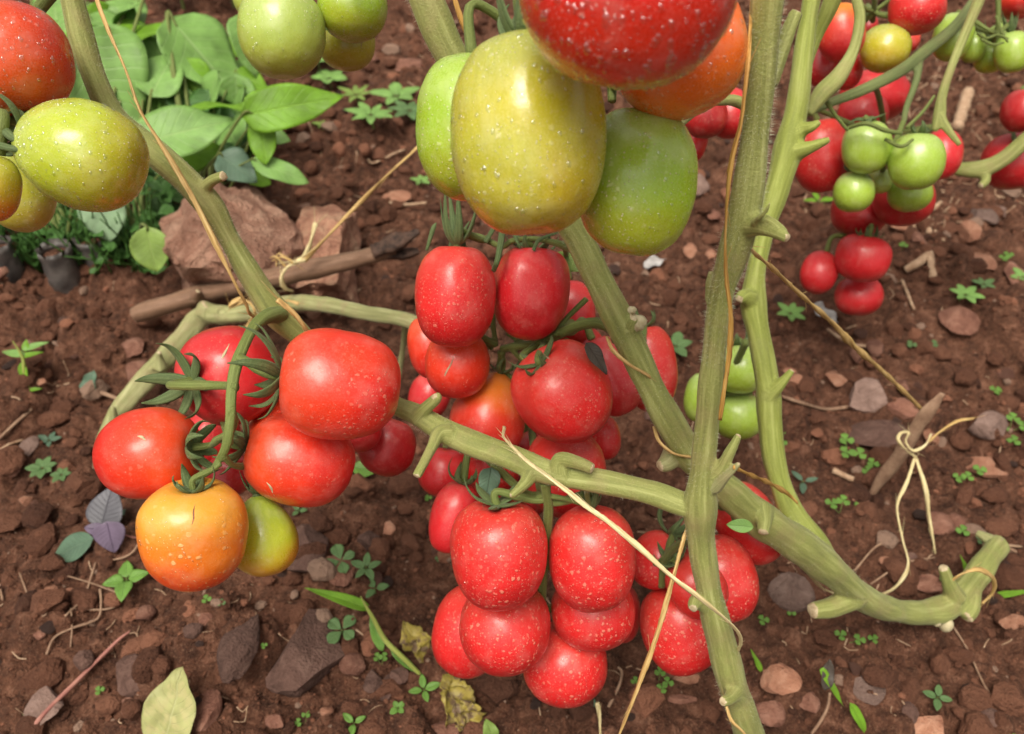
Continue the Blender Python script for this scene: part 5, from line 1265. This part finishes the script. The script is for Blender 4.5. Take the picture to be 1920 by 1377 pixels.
# ------------------------------------------------------------------ leaves and weeds
def leaf_geo(L, W, shape='oval', fold=.15, curl=.1, wave=.0, nu=6, nv=12, seed=0, thick=.00025, crumple=0):
    if crumple: nu, nv = 12, 30
    lr = np.random.default_rng(seed); ph = lr.random() * 6.28
    V, U = [], []
    us = np.linspace(-1, 1, 2 * nu + 1); vs_ = np.linspace(0, 1, nv + 1)
    for v in vs_:
        if shape == 'oval': w = math.sin(math.pi * min(1, v ** .85)) ** .75
        elif shape == 'egg': w = (math.sin(math.pi * v ** .62)) ** .8
        elif shape == 'heart': w = (math.sin(math.pi * v ** 1.7)) ** .6
        elif shape == 'blade': w = (math.sin(math.pi * min(1, (v * .96 + .04) ** .55))) ** .9
        elif shape == 'lance': w = math.sin(math.pi * v ** .7)
        else: w = math.sin(math.pi * v)
        w = max(w, .02) * W / 2
        for u in us:
            y = v * L
            if shape == 'heart': y += L * .12 * abs(u) * v ** 3 * (1 - .3 * abs(u))
            z = fold * abs(u) * w * 1.0 - curl * L * v * v + wave * L * math.sin(v * 11 + ph + (2 if u > 0 else 0)) * abs(u) ** 1.5
            V.append((u * w, y, z)); U.append((u, v))
    m = 2 * nu + 1
    V = np.array(V)
    if crumple:
        for k_ in range(len(V)):
            q_ = Vector(V[k_] / L * 3.2 + seed); n_ = mnoise.noise_vector(q_) * 0.7 + mnoise.noise_vector(q_ * 2.6) * 0.35
            V[k_] += np.array(n_) * crumple * L
    Fc = [(j * m + i, j * m + i + 1, (j + 1) * m + i + 1, (j + 1) * m + i) for j in range(nv) for i in range(m - 1)]
    n0 = len(V)
    V = np.vstack([V, V - np.array([0, 0, thick])]); U = np.array(U + U)
    Fc += [tuple(reversed([q + n0 for q in f])) for f in Fc]
    rim = [i for i in range(m)] + [j * m + m - 1 for j in range(1, nv + 1)] + [nv * m + i for i in range(m - 2, -1, -1)] + [j * m for j in range(nv - 1, 0, -1)]
    for k in range(len(rim)):
        a, b = rim[k], rim[(k + 1) % len(rim)]
        Fc.append((b, a, a + n0, b + n0))
    return V, Fc, U
def frame_to(V, base, Tv, Nv):
    Tv = nrm(Tv); Nv = nrm(np.asarray(Nv) - Tv * Tv.dot(Nv)); X = np.cross(Tv, Nv)
    return base + V[:, [0]] * X + V[:, [1]] * Tv + V[:, [2]] * Nv
def leaf(parent, cx, cy, d, Lp, Wp, ang, mat, pitch=0, roll=0, shape='oval', fold=.2, curl=.1, wave=.02, name='leaf', seed=0, stalk=None, label=None, up=0.6, crumple=0):
    """a leaf centred on a place in the view; ang = direction of its tip in the image plane"""
    Tv = math.cos(R_(ang)) * RT + math.sin(R_(ang)) * UP
    Tv = Tv * math.cos(R_(pitch)) + FW * math.sin(R_(pitch))
    L = Lp * d / F / math.cos(R_(pitch)); W = Wp * d / F
    N = nrm(-FW * (1 - up) + np.array([0, 0, 1]) * up); X = np.cross(Tv, N); N = N * math.cos(R_(roll)) + X * math.sin(R_(roll))
    V, Fc, U = leaf_geo(L, W, shape, fold, curl, wave, seed=seed + int(cx) * 3, crumple=crumple)
    base = at(cx, cy, d) - nrm(Tv) * L / 2
    o = mk(name, frame_to(V, base, Tv, N), Fc, M[mat], parent, uv=U, label=label)
    if stalk is not None and parent is not None:
        g = np.array(stalk); mid = (g + base) / 2 + np.array([0, 0, .012]) - nrm(Tv) * .01
        v, f, m_, u = tube([g, mid, base, base + nrm(Tv) * L * .12], [W * .05, W * .038, W * .032, W * .012], 8)
        mk('leaf_stalk', v, f, M['truss'], parent, uv=u)
    return o
def gp(x, y): return ground_at(x, y)[0]
r1, r2, r3 = gp(120, 500), gp(275, 505), gp(395, 440)
P1 = empty('leafy_plant', r1, 'leafy nursery plant between the yellow green tomato and the rising branch', 'plant', 'leafy nursery plants at the top left')
P2 = empty('leafy_plant', r2, 'leafy nursery plant with a lime oval leaf lying near its foot beside the big rock', 'plant', 'leafy nursery plants at the top left')
P3 = empty('leafy_plant', r3, 'leafy nursery plant with long pointed leaves reaching right, behind the big rock', 'plant', 'leafy nursery plants at the top left')
for a in ((P1,r1,(105,40,1.02,100,100,110,'lf_bg',20,0,'egg')),(P1,r1,(222,30,1.03,110,90,60,'lf_bg',35,10,'egg')),(P1,r1,(268,62,.97,120,82,20,'lf_yg',10,-20,'egg')),
          (P1,r1,(195,155,.93,170,150,-60,'lf_bg',15,5,'egg')),(P1,r1,(110,130,.99,110,90,160,'lf_bg',10,5,'egg')),(P1,r1,(192,400,.84,95,66,-85,'lf_pl',15,0,'oval')),
          (P1,r1,(60,330,.95,80,60,200,'lf_dk',0,0,'oval')),(P1,r1,(240,120,1.02,90,60,60,'lf_dk',0,0,'oval')),
          (P2,r2,(305,135,.95,100,66,75,'lf_bg',20,10,'egg')),(P2,r2,(345,245,.86,166,82,20,'lf_bg',10,20,'egg')),(P2,r2,(350,290,.90,120,66,15,'lf_yg',10,30,'egg')),
          (P2,r2,(283,468,.80,76,56,-82,'lf_oy',10,0,'oval')),(P2,r2,(300,185,.97,90,60,-60,'lf_yg',0,0,'egg')),(P2,r2,(300,390,.93,60,40,-80,'lf_dk',0,0,'oval')),(P2,r2,(330,350,.93,70,46,-50,'lf_dk',0,0,'oval')),
          (P3,r3,(388,112,.98,170,110,-48,'lf_bg',15,-15,'egg')),(P3,r3,(352,160,.97,90,70,-80,'lf_yg',10,0,'egg')),(P3,r3,(412,198,.88,138,58,172,'lf_yg',5,35,'egg')),
          (P3,r3,(548,197,.86,172,66,14,'lf_yg',5,30,'egg')),(P3,r3,(492,262,.87,84,40,-85,'lf_yg',0,0,'oval')),(P3,r3,(446,315,.88,74,50,-35,'lf_gr',10,10,'egg')),
          (P3,r3,(525,320,.88,100,34,-18,'lf_bg',10,10,'oval')),(P3,r3,(515,255,.92,54,26,-15,'lf_bg',0,10,'oval')),(P3,r3,(430,285,.93,60,30,5,'lf_dk',0,10,'oval')),(P3,r3,(485,335,.93,44,30,-20,'lf_yg',0,0,'oval')),
          (P3,r3,(420,240,.96,110,60,-30,'lf_dk',0,10,'egg')),(P3,r3,(430,90,1.05,60,30,-20,'lf_yg',0,10,'oval')),(P1,r1,(150,75,1.06,120,90,30,'lf_yg',20,0,'egg')),(P1,r1,(160,245,.97,90,80,-20,'lf_dk',0,0,'egg')),(P2,r2,(250,215,.98,110,90,-10,'lf_dk',0,0,'egg')),(P2,r2,(290,330,.96,90,70,-70,'lf_dk',0,0,'egg')),(P3,r3,(330,110,1.03,90,80,100,'lf_dk',0,0,'egg')),(P3,r3,(470,150,1.0,60,40,-20,'lf_yg',0,0,'egg')),(P3,r3,(375,215,.95,90,60,-120,'lf_dk',0,0,'egg'))):
    q = a[2]; leaf(a[0], q[0], q[1], q[2], q[3] * 1.12, q[4] * 1.34, q[5], q[6], q[7], q[8], q[9], stalk=a[1], wave=.03, fold=.12, curl=.08)
lq = np.random.default_rng(23)
for k_ in range(60):
    Pk, rk, x0, x1, y0, y1 = ((P1, r1, 60, 250, 0, 330), (P2, r2, 210, 380, 60, 360), (P3, r3, 330, 480, 60, 300))[k_ % 3]
    leaf(Pk, lq.uniform(x0, x1), lq.uniform(y0, y1), lq.uniform(.95, 1.06), lq.uniform(70, 130), lq.uniform(60, 105), lq.uniform(-180, 180), ('lf_bg', 'lf_yg', 'lf_bg', 'lf_sd', 'lf_dk')[k_ % 5], lq.uniform(0, 35), lq.uniform(-25, 25), 'egg', wave=.04, fold=.15, curl=lq.uniform(.05, .25), stalk=rk if k_ % 3 == 0 else None)
# undergrowth mass under those plants
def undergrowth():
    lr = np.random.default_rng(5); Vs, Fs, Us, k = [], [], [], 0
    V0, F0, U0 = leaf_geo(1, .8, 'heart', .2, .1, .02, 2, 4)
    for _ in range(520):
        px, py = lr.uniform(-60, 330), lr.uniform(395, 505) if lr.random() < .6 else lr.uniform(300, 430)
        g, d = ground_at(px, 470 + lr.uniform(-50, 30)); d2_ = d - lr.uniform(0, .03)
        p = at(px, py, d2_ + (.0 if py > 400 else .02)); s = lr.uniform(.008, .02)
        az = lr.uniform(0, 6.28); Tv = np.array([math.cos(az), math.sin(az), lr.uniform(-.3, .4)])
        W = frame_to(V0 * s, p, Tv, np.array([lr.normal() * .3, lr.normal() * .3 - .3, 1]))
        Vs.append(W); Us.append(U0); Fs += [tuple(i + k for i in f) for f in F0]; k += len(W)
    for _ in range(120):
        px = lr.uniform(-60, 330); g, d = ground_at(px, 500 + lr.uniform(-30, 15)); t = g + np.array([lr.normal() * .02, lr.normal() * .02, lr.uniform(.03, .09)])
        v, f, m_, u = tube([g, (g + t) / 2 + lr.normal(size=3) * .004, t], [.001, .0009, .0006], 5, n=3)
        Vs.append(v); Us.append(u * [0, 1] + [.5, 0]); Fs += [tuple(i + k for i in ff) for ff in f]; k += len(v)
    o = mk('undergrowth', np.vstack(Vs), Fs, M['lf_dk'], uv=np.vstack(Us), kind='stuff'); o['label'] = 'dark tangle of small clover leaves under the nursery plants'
undergrowth()
# nursery bags
def bag(px, py, w, h, label):
    g, d = ground_at(px, py + h * .4); r = w * d / F / 2; hh = h * d / F * 1.1
    n = 20; th = np.linspace(0, 6.283, n, endpoint=False); V = []
    lr = np.random.default_rng(int(px))
    for k, z in enumerate(np.linspace(-.01, hh, 8)):
        rr = r * (1 + .06 * lr.normal(size=n) + .05 * math.sin(k)); V.append(np.stack([g[0] + rr * np.cos(th), g[1] + rr * np.sin(th), np.full(n, g[2] + z)], 1))
    V.append(np.stack([g[0] + r * .9 * np.cos(th), g[1] + r * .9 * np.sin(th), np.full(n, g[2] + hh - .008)], 1))
    V = np.vstack(V); Fc = [(j * n + i, j * n + (i + 1) % n, (j + 1) * n + (i + 1) % n, (j + 1) * n + i) for j in range(8) for i in range(n)]
    Fs = list(range(8 * n, 9 * n)); o = mk('nursery_bag', V, Fc, M['bag']); tag(o, label, 'bag', 'nursery bags of soil')
    s = mk('soil_fill', np.vstack([V[8 * n:] + [0, 0, -.002], [[g[0], g[1], g[2] + hh - .004]]]), [(i, (i + 1) % n, n) for i in range(n)], M['soil']); s.parent = o
bag(122, 495, 56, 60, 'dark plastic nursery bag, the left one under the leafy plants'); bag(186, 470, 54, 50, 'dark plastic nursery bag, the right one under the leafy plants'); bag(20, 490, 50, 66, 'dark plastic nursery bag at the left edge')

def sprig(px, py, n, Lp, label, mat='lf_sd', shape='oval', wr=.62, az0=0., hgt=.6, up=.25, cat='seedling', name='seedling', group='seedlings sprouting from the soil', arc=None, col2=None):
    g, d = ground_at(px, py + Lp * .15); L = Lp * d / F; lr = np.random.default_rng(int(px * 3 + py))
    e = empty(name, g, label, cat, group); top = g + np.array([lr.normal() * .1 * L, lr.normal() * .1 * L, L * hgt])
    v, f, m_, u = tube([g - [0, 0, .002], (g + top) / 2 + [0, .05 * L, 0], top], [L * .05, L * .045, L * .04], 6, n=3); mk('stalk', v, f, M['truss'], e, uv=u)
    for k in range(n):
        az = az0 + 6.283 * k / n + lr.uniform(-.15, .15); s = lr.uniform(.8, 1.1)
        V, Fc, U = leaf_geo(L * s, L * s * wr, shape, .18, .12, .015, 3, 6, seed=k)
        rd_ = np.array([math.cos(az), math.sin(az), 0]); Tv = rd_ + np.array([0, 0, up + lr.uniform(-.1, .1)])
        base = top + rd_ * L * .08
        mk('leaf', frame_to(V, base, Tv, np.array([0, -.15, 1]) + rd_ * -.2), Fc, M[mat if not (col2 and k % 2) else col2], e, uv=U)
    return e
def clover(px, py, n, Lp, label, mat='lf_sd'):
    """a few tiny trefoils on thin stalks from one root"""
    g, d = ground_at(px, py); L = .8 * Lp * d / F; lr = np.random.default_rng(int(px * 5 + py)); e = empty('seedling', g, label, 'seedling', 'seedlings sprouting from the soil')
    for c in range(n):
        a = lr.uniform(0, 6.28); off = np.array([math.cos(a), math.sin(a), 0]) * L * (1.3 if n > 1 else 0); top = g + off + np.array([0, 0, L * lr.uniform(.8, 1.4)])
        v, f, m_, u = tube([g - [0, 0, .001], (g + top) / 2 + off * .2, top], [L * .06] * 3, 5, n=3); mk('stalk', v, f, M['truss'], e, uv=u)
        for k in range(3):
            az = a + 2.094 * k; V, Fc, U = leaf_geo(L * .9, L * .95, 'heart', .15, .08, 0, 2, 4)
            rd_ = np.array([math.cos(az), math.sin(az), .15]); mk('leaf', frame_to(V, top, rd_, np.array([0, -.2, 1])), Fc, M[mat], e, uv=U)
sprig(247,1092,4,44,'bright four leaved seedling below the purple leaved weed',az0=.3,wr=.7,shape='egg')
sprig(642,1055,4,30,'dull green seedling growing on the flat brown stone','lf_sd2' and 'lf_sd2','heart',.8,az0=.5)
sprig(684,1072,5,32,'sorrel like seedling just right of the flat brown stone','lf_sd2','oval',.5,az0=.2)
sprig(704,1110,3,28,'dim seedling behind the grass blade','lf_sd2','oval',.6)
sprig(640,1188,4,32,'heart leaved grey green seedling left of the grass stem','lf_sd2','heart',.85,az0=.9)
sprig(745,1330,4,17,'tiny lime four leaved seedling near the lower edge',az0=.7,wr=.8)
sprig(664,1356,3,26,'three leaved seedling at the lower edge',az0=.5,wr=.5)
sprig(800,1300,4,30,'seedling left of the withered yellow leaf',az0=.3,wr=.5)
sprig(1755,1315,4,26,'blue green seedling between two stones at the lower right','lf_sd2',az0=1.2,wr=.55)
sprig(1478,600,6,32,'pale green seedling right of the rear stem, near the grey scrap','lf_bg',az0=.2,wr=.5)
sprig(1798,560,6,30,'pale green star shaped seedling above the triangular stone','lf_bg',az0=.5,wr=.5)
sprig(1840,540,5,22,'small pale seedling right of the star shaped one','lf_sd2',az0=.5,wr=.5)
sprig(1910,526,5,26,'blue green seedling at the right edge','lf_bg',az0=.5,wr=.6)
sprig(1268,665,5,36,'round leaved seedling between the oval red tomato and the front stem','lf_sd2',az0=.1,wr=.6)
sprig(1530,388,4,30,'bright green sprout left of the right bunch','lf_yg',az0=.1,wr=.4)
sprig(600,130,6,44,'green weed behind the hanging pale green tomato','lf_bg',az0=.4,wr=.6)
sprig(622,160,5,34,'green weed with a round leaf right of the hanging tomatoes','lf_bg',az0=.9,wr=.7)
sprig(672,190,7,36,'thin yellowish weed between the leafy plant and the big green tomato','lf_oy',az0=.9,wr=.3)
sprig(700,232,7,44,'bushy pale weed left of the big green tomatoes','lf_bg',az0=.3,wr=.4)
sprig(745,200,5,48,'broad leaved weed close to the big green tomatoes','lf_bg',az0=.6,wr=.5)
sprig(772,225,7,40,'feathery weed touching the half hidden green tomato','lf_sd2',az0=.6,wr=.4)
sprig(605,245,5,22,'faint sprig left of the bushy weed','lf_oy',az0=.6,wr=.4)
sprig(790,348,5,22,'small sprout below the half hidden green tomato','lf_bg',az0=.6,wr=.5)
sprig(1660,1,4,26,'green sprout at the top edge','lf_dk',az0=.6,wr=.5)
sprig(345,12,6,60,'grey green broad leaved weed at the top edge','lf_gr',az0=.2,wr=.3)
sprig(440,8,6,60,'dark grey leaved weed at the top edge behind the pale tomato','lf_gr',az0=.5,wr=.4)
sprig(85,885,7,26,'low blue green weed at the left under the grey brown chip','lf_sd2',az0=.5,wr=.6)
sprig(118,898,6,20,'second low weed close beside it, with a reddish stalk','lf_sd2',az0=.2,wr=.6)
sprig(98,832,5,22,'dusty weed above the low blue green one','lf_gr',az0=.2,wr=.5)
sprig(228,968,5,22,'small grey green weed right of the purple leaved one','lf_gr',az0=.2,wr=.5)
sprig(560,960,3,16,'tiny leaf tuft below the orange red tomato','lf_sd2')
sprig(1105,1305,4,22,'small grey seedling under the bottom cluster','lf_gr',az0=.3,wr=.5)
sprig(1500,905,3,30,'flat grey green weed by the side stem','lf_gr',az0=.1,wr=.4)
for q in ((390,1130,1,13,'tiny trefoil under the orange tomato'),(287,1205,1,11,'tiny trefoil above the brown angular stone'),(190,1300,1,13,'tiny trefoil on the red stalk side of the brown stone'),(56,1350,1,13,'tiny trefoil in the lower left corner'),(497,1216,1,9,'trefoil speck between the two dark slabs'),(572,1356,2,12,'trefoil pair at the lower edge'),
          (418,1137,1,11,'dull trefoil right of the tiny one under the orange tomato','lf_sd2'),(714,1250,2,13,'trefoils under the grass stem'),(803,940,1,10,'bright trefoil speck left of the narrow red tomato'),(822,1052,1,9,'bluish trefoil below the narrow red tomato','lf_sd2'),(1235,1282,3,15,'cluster of bright trefoils under the lowest right tomato'),(1190,1282,1,12,'single trefoil left of the bright cluster'),
          (1428,1172,1,15,'trefoil right of the lower front stem'),(1481,1155,1,12,'small trefoil under the creeping stem'),(1590,1205,2,16,'two trefoils under the broad cut stub'),(1634,1205,1,14,'trefoil right of those two'),(1474,830,2,15,'trefoils just right of the rear side stem'),(1590,850,3,20,'bright trefoil group in the open soil left of the peg'),
          (1640,890,2,17,'trefoils just left of the peg'),(1575,962,2,18,'bright trefoils low left of the peg'),(1612,955,1,18,'bright trefoil next to the foot of the peg'),(1795,892,2,16,'trefoils at the left corner of the brick fragment'),(1830,895,1,18,'bright trefoil in front of the brick fragment'),(1893,808,3,18,'trefoil group at the right edge'),(1912,840,2,18,'lower trefoil group at the right edge'),
          (1858,732,2,15,'trefoil pair in the soil at the right'),(1875,488,2,13,'trefoil pair beside the curved tile fragment'),(1800,1004,1,18,'trefoil above the cut stem base'),(1835,1020,1,14,'trefoil hidden behind the cut stem base','lf_sd2'),(1895,1390,1,14,'trefoil at the lower right corner'),(1705,655,1,14,'dull trefoil right of the right bunch','lf_sd2'),(1745,655,1,14,'second dull trefoil right of the right bunch','lf_sd2'),
          (1768,1100,1,16,'trefoil behind the upright cut stub'),(1690,470,1,12,'trefoil under the dark red pair'),(965,300,1,10,'trefoil behind the green tomatoes')): clover(*q)
# purple leaved weed
g = gp(192, 985); e = empty('weed', g, 'weed with grey and purple veined leaves below the left cluster', 'weed', 'weeds and dead leaves on the soil')
gw = ground_at(195, 990)[1] - .022
leaf(e, 200, 950, gw, 78, 72, 80, 'lf_pu', 10, 0, 'egg', .1, .05, .01, label='grey leaf pointing up'); leaf(e, 135, 1028, gw - .005, 92, 54, 205, 'lf_gr', 5, 0, 'oval', .1, .05, .01, label='grey green leaf pointing left')
leaf(e, 207, 1008, gw - .022, 62, 60, -80, 'lf_pu2', 5, 0, 'egg', .1, .05, .01, label='purple leaf pointing down'); leaf(e, 178, 992, gw - .01, 44, 24, 170, 'lf_pu2', 0, 0, 'oval')
# grass blade and its shoot
g = gp(785, 1262); e = empty('grass_shoot', g, 'grass shoot with one long bright blade below the left cluster', 'grass shoot', 'weeds and dead leaves on the soil')
gs = ground_at(700, 1180)[1] - .015
stem(e, [(788,1265,4,ground_at(788,1265)[1]),(752,1230,5,gs-.005),(722,1200,5,gs-.004),(700,1160,4,gs-.006),(688,1140,3,gs-.006),(676,1118,1,gs-.006)], 'stalk', 'stem_g', 8)
leaf(e, 630, 1120, gs, 126, 26, 162, 'lf_yg', 5, 20, 'blade', .3, .05, .0); leaf(e, 706, 1188, gs, 70, 22, 110, 'lf_sd', 5, 0, 'oval', .3, .05); leaf(e, 760, 1242, gs, 70, 16, -40, 'lf_sd', 5, 0, 'oval', .4, .05)
# left grassy seedling
g = gp(52, 735); e = empty('grass_shoot', g, 'grassy seedling with narrow leaves at the left edge above the chip', 'grass shoot', 'weeds and dead leaves on the soil')
gl = ground_at(50, 700)[1] - .01
stem(e, [(54,735,3,gl+.01),(46,700,4,gl),(42,670,3,gl-.004),(24,640,1,gl-.008)], 'stalk', 'stem_g', 6)
for q in ((24,662,50,16,170),(66,648,50,14,20),(58,664,44,12,15),(44,700,40,16,-80),(48,648,24,14,90),(52,728,16,8,-60),(66,730,24,8,10)): leaf(e, q[0], q[1], gl - .002, q[2], q[3], q[4], 'lf_bg' if q[2] > 45 else 'lf_yg', 5, 0, 'lance', .2, .08, .0)
# right grass shoot
g = gp(1555, 1300); e = empty('grass_shoot', g, 'withering grass shoot with two bright blades at the lower right', 'grass shoot', 'weeds and dead leaves on the soil')
gr_ = ground_at(1590, 1300)[1] - .012
leaf(e, 1562, 1290, gr_, 86, 15, -58, 'lf_yg', 0, 0, 'blade', .3, .05); leaf(e, 1612, 1350, gr_, 74, 20, -60, 'lf_yg', 0, 0, 'lance', .3, .1); leaf(e, 1552, 1266, gr_, 60, 24, 80, 'lf_dead', 0, 0, 'oval', .4, .1, .05, label='dried grey leaf sheath')
stem(e, [(1556,1300,3,gr_),(1552,1325,3,gr_+.004),(1540,1350,3,gr_+.004),(1522,1376,3,gr_+.006)], 'stalk', 'root', 6)
g = gp(1425, 1235); e = empty('grass_shoot', g, 'small grass sprout right beside the lower front stem', 'grass shoot', 'weeds and dead leaves on the soil')
leaf(e, 1418, 1238, ground_at(1425,1240)[1]-.008, 46, 10, 115, 'lf_yg', 0, 0, 'blade', .3, .05)
g = gp(1885, 1115); e = empty('grass_shoot', g, 'narrow green blade reaching in from the right edge near the cut base', 'grass shoot', 'weeds and dead leaves on the soil')
leaf(e, 1905, 1112, ground_at(1885,1112)[1]-.012, 90, 12, 8, 'lf_yg', 0, 0, 'blade', .3, .05)
g = gp(1815, 1070); e = empty('grass_shoot', g, 'short green sprout behind the stub of the cut base', 'grass shoot', 'weeds and dead leaves on the soil')
leaf(e, 1808, 1058, ground_at(1808,1070)[1]-.008, 36, 9, 110, 'lf_yg', 0, 0, 'blade', .3, .05)
def lone(cx, cy, Lp, Wp, ang, mat, label, shape='oval', dz=.012, cat='leaf', d=None, **k):
    dd_ = d if d else ground_at(cx, cy)[1] - dz
    o = leaf(None, cx, cy, dd_, Lp, Wp, ang, mat, shape=shape, name='fallen_leaf' if d is None else 'stray_leaf', **k); tag(o, label, cat, 'weeds and dead leaves on the soil')
    return o
lone(322, 1335, 170, 104, 78, 'lf_yd', 'yellowed fallen leaf cut by the lower edge', 'oval', .012, fold=.25, wave=.03, curl=.02, up=.7, crumple=.05)
lone(852, 1305, 110, 76, 120, 'lf_wt', 'crumpled yellow and brown leaf below the bottom cluster', 'egg', .012, fold=.3, wave=.10, curl=.1, crumple=.22)
lone(878, 1350, 70, 60, -70, 'lf_wt', 'crumpled yellow leaf piece at the lower edge', 'egg', .012, fold=.3, wave=.12, curl=.1, crumple=.25)
lone(785, 1215, 100, 46, -55, 'lf_wt', 'withered leaf with green edges left of the bottom cluster', 'egg', .012, fold=.4, wave=.10, curl=.2, crumple=.22)
lone(682, 880, 44, 34, -10, 'lf_sd', 'small fresh green leaf on the soil under the left cluster', 'oval', .02)
lone(168, 715, 44, 32, 75, 'lf_gr', 'grey green dried leaf piece on the soil left of the old stem', 'egg', .01, wave=.08)
lone(918, 1368, 40, 30, 110, 'lf_oy', 'small yellow green leaf at the lower edge', 'egg', .012, wave=.05)
lone(1120, 672, 72, 30, -55, 'lf_dead', 'dark grey dead leaf stuck between two middle red tomatoes', 'egg', d=.405, wave=.03)
lone(916, 908, 64, 42, -100, 'lf_gr', 'green leaf hanging behind the top of the bottom cluster', 'egg', d=.415, wave=.05, up=.2)
lone(1388, 986, 50, 26, 175, 'lf_bg', 'small bluish leaf on the creeping stem', 'oval', d=.43, up=.2)
lone(1075, 490, 40, 100, 80, 'stem_old' if False else 'lf_oy', 'yellow green leaf remnant behind the leaning stem', 'oval', d=.45, up=.2)
# scraps
for (cx, cy, w, h, ang, lb) in ((1548, 588, 62, 26, -28, 'pale grey scrap of plastic under the diagonal twine'), (1228, 492, 46, 24, 20, 'dry whitish husk beside the big green tomato')):
    o = leaf(None, cx, cy, ground_at(cx, cy)[1] - .01, w, h, ang, 'paper', shape='lance', name='scrap', wave=.12, fold=.5); tag(o, lb, 'scrap', 'weeds and dead leaves on the soil')
# twigs, straws, roots lying on the soil
def twig(pts, r, label, mat='root', lift=.003, cat='twig', name='twig', group='twigs and roots lying on the soil'):
    P, R = [], []
    for k, (x, y) in enumerate(pts):
        g_, d_ = ground_at(x, y); g_ = g_ + np.array([0, 0, lift]); P.append(g_); R.append((r if not isinstance(r, (list, tuple)) else r[k]) * d_ / F)
    v, f, m_, u = tube(P, R, 7, n=6, jit=.15, seed=int(pts[0][0])); o = mk(name, v, f, M[mat], uv=u); tag(o, label, cat, group); return o
twig([(70,1376),(95,1345),(150,1290),(200,1240),(228,1212),(250,1195)], [5,4.5,4,3.5,3,1.5], 'reddish stalk slanting up from the lower left corner', 'redstalk', .008)
twig([(90,1232),(105,1200),(140,1182),(185,1165),(192,1135),(190,1110)], 2.4, 'pale curved root left of the brown angular stone')
twig([(125,1160),(160,1125),(172,1090),(182,1060)], 2, 'thin root rising from the tangle at the left'); twig([(140,1145),(190,1148),(222,1140),(228,1120),(205,1108)], 1.8, 'looped root under the four leaved seedling'); twig([(135,1218),(138,1180),(136,1145)], 1.6, 'short upright root in the tangle'); twig([(40,1080),(60,1130),(85,1160),(100,1125),(112,1108)], 1.6, 'hooked thin root at the left'); twig([(130,1085),(180,1100),(230,1120)], 1.4, 'faint root crossing above the loop'); twig([(200,1058),(245,1045),(268,1015)], 2, 'root running up toward the orange tomato')
twig([(8,1130),(4,1105),(10,1088)], 2, 'root bit at the left edge'); twig([(0,850),(20,838),(44,828)], 2.6, 'pale straw at the left edge', 'straw'); twig([(0,828),(30,800),(62,772)], 3, 'dry root at the left edge above the straw'); twig([(252,976),(262,968),(272,962)], 4, 'broken straw end left of the orange tomato', 'straw'); twig([(235,1008),(250,1012),(268,1014)], 2, 'thin red stalk touching the orange tomato', 'redstalk')
twig([(1738,390),(1740,440),(1742,490),(1746,530)], [4,6,7,8], 'upright brown dry twig at the right', 'straw', .004); twig([(1696,512),(1720,498),(1742,480)], 8, 'thick short twig lying against the upright one', 'straw', .004); twig([(1704,440),(1730,412),(1762,385)], 4, 'pale twig crossing above the upright one', 'straw', .004); twig([(1745,415),(1752,440),(1768,455)], 3, 'thin bent twig right of the upright one', 'straw')
twig([(1790,250),(1800,220),(1812,182)], 11, 'orange brown piece of cane at the right', 'straw', .01, 'cane', 'cane_piece'); twig([(1465,748),(1500,760),(1545,772),(1588,768)], 3.5, 'brown twig right of the rear stem'); twig([(1550,622),(1590,648),(1632,655)], 3, 'straw under the diagonal twine', 'straw'); twig([(1560,886),(1580,896),(1598,904)], 6, 'pale orange wood chip below the bright trefoil group', 'straw')
twig([(1690,530),(1702,560),(1712,585)], 3, 'pale bent straw right of the three lowest tomatoes', 'straw'); twig([(1775,1165),(1810,1220),(1838,1280),(1860,1320)], 2, 'long thin root below the cut base'); twig([(1600,1075),(1640,1030),(1680,1015)], 2, 'dark thin root left of the hanging twine'); twig([(1750,1050),(1690,1062),(1630,1100)], 1.8, 'thin root behind the creeping stem'); twig([(1840,1026),(1870,1026),(1912,1030)], 3, 'straw crossing the cut base', 'straw')
twig([(760,285),(740,292),(700,300),(690,305)], 2.4, 'straw left of the half hidden green tomato', 'straw'); twig([(668,1185),(690,1200),(720,1215)], 2, 'pale straw along the grass stem', 'straw'); twig([(800,385),(760,388),(730,384)], 3, 'pale straw above the charred stick end', 'straw'); twig([(1140,1330),(1160,1290),(1165,1265),(1158,1255)], [3,3,3,2], 'grey green dried stalk under the bottom cluster', 'lf_gr' if False else 'root')
def litter():
    lr = np.random.default_rng(77); Vs, Fs, k = [], [], 0
    for q in range(620):
        if q < 330: px, py = lr.uniform(1480, 1960), lr.uniform(60, 420)
        else: px, py = lr.uniform(-20, 1940), lr.uniform(40, 1370)
        g_, d_ = ground_at(px, py); a = lr.uniform(0, 6.28); l_ = lr.uniform(8, 34) * d_ / F
        dr = np.array([math.cos(a), math.sin(a), 0]); P = []
        for t in (-1, 0, 1):
            p = g_ + dr * t * l_ / 2 + np.array([-dr[1], dr[0], 0]) * (0.15 * l_ * (t == 0) * lr.normal()); p[2] = soil_z(p[0], p[1]) + .0012; P.append(p)
        v, f, m_, u = tube(P, [lr.uniform(.5, 1.6) * d_ / F] * 3, 4, n=2); Vs.append(v); Fs += [tuple(i + k for i in ff) for ff in f]; k += len(v)
    o = mk('straw_litter', np.vstack(Vs), Fs, M['straw'], kind='stuff'); o['label'] = 'broken straw and root fibres strewn on the soil'
litter()
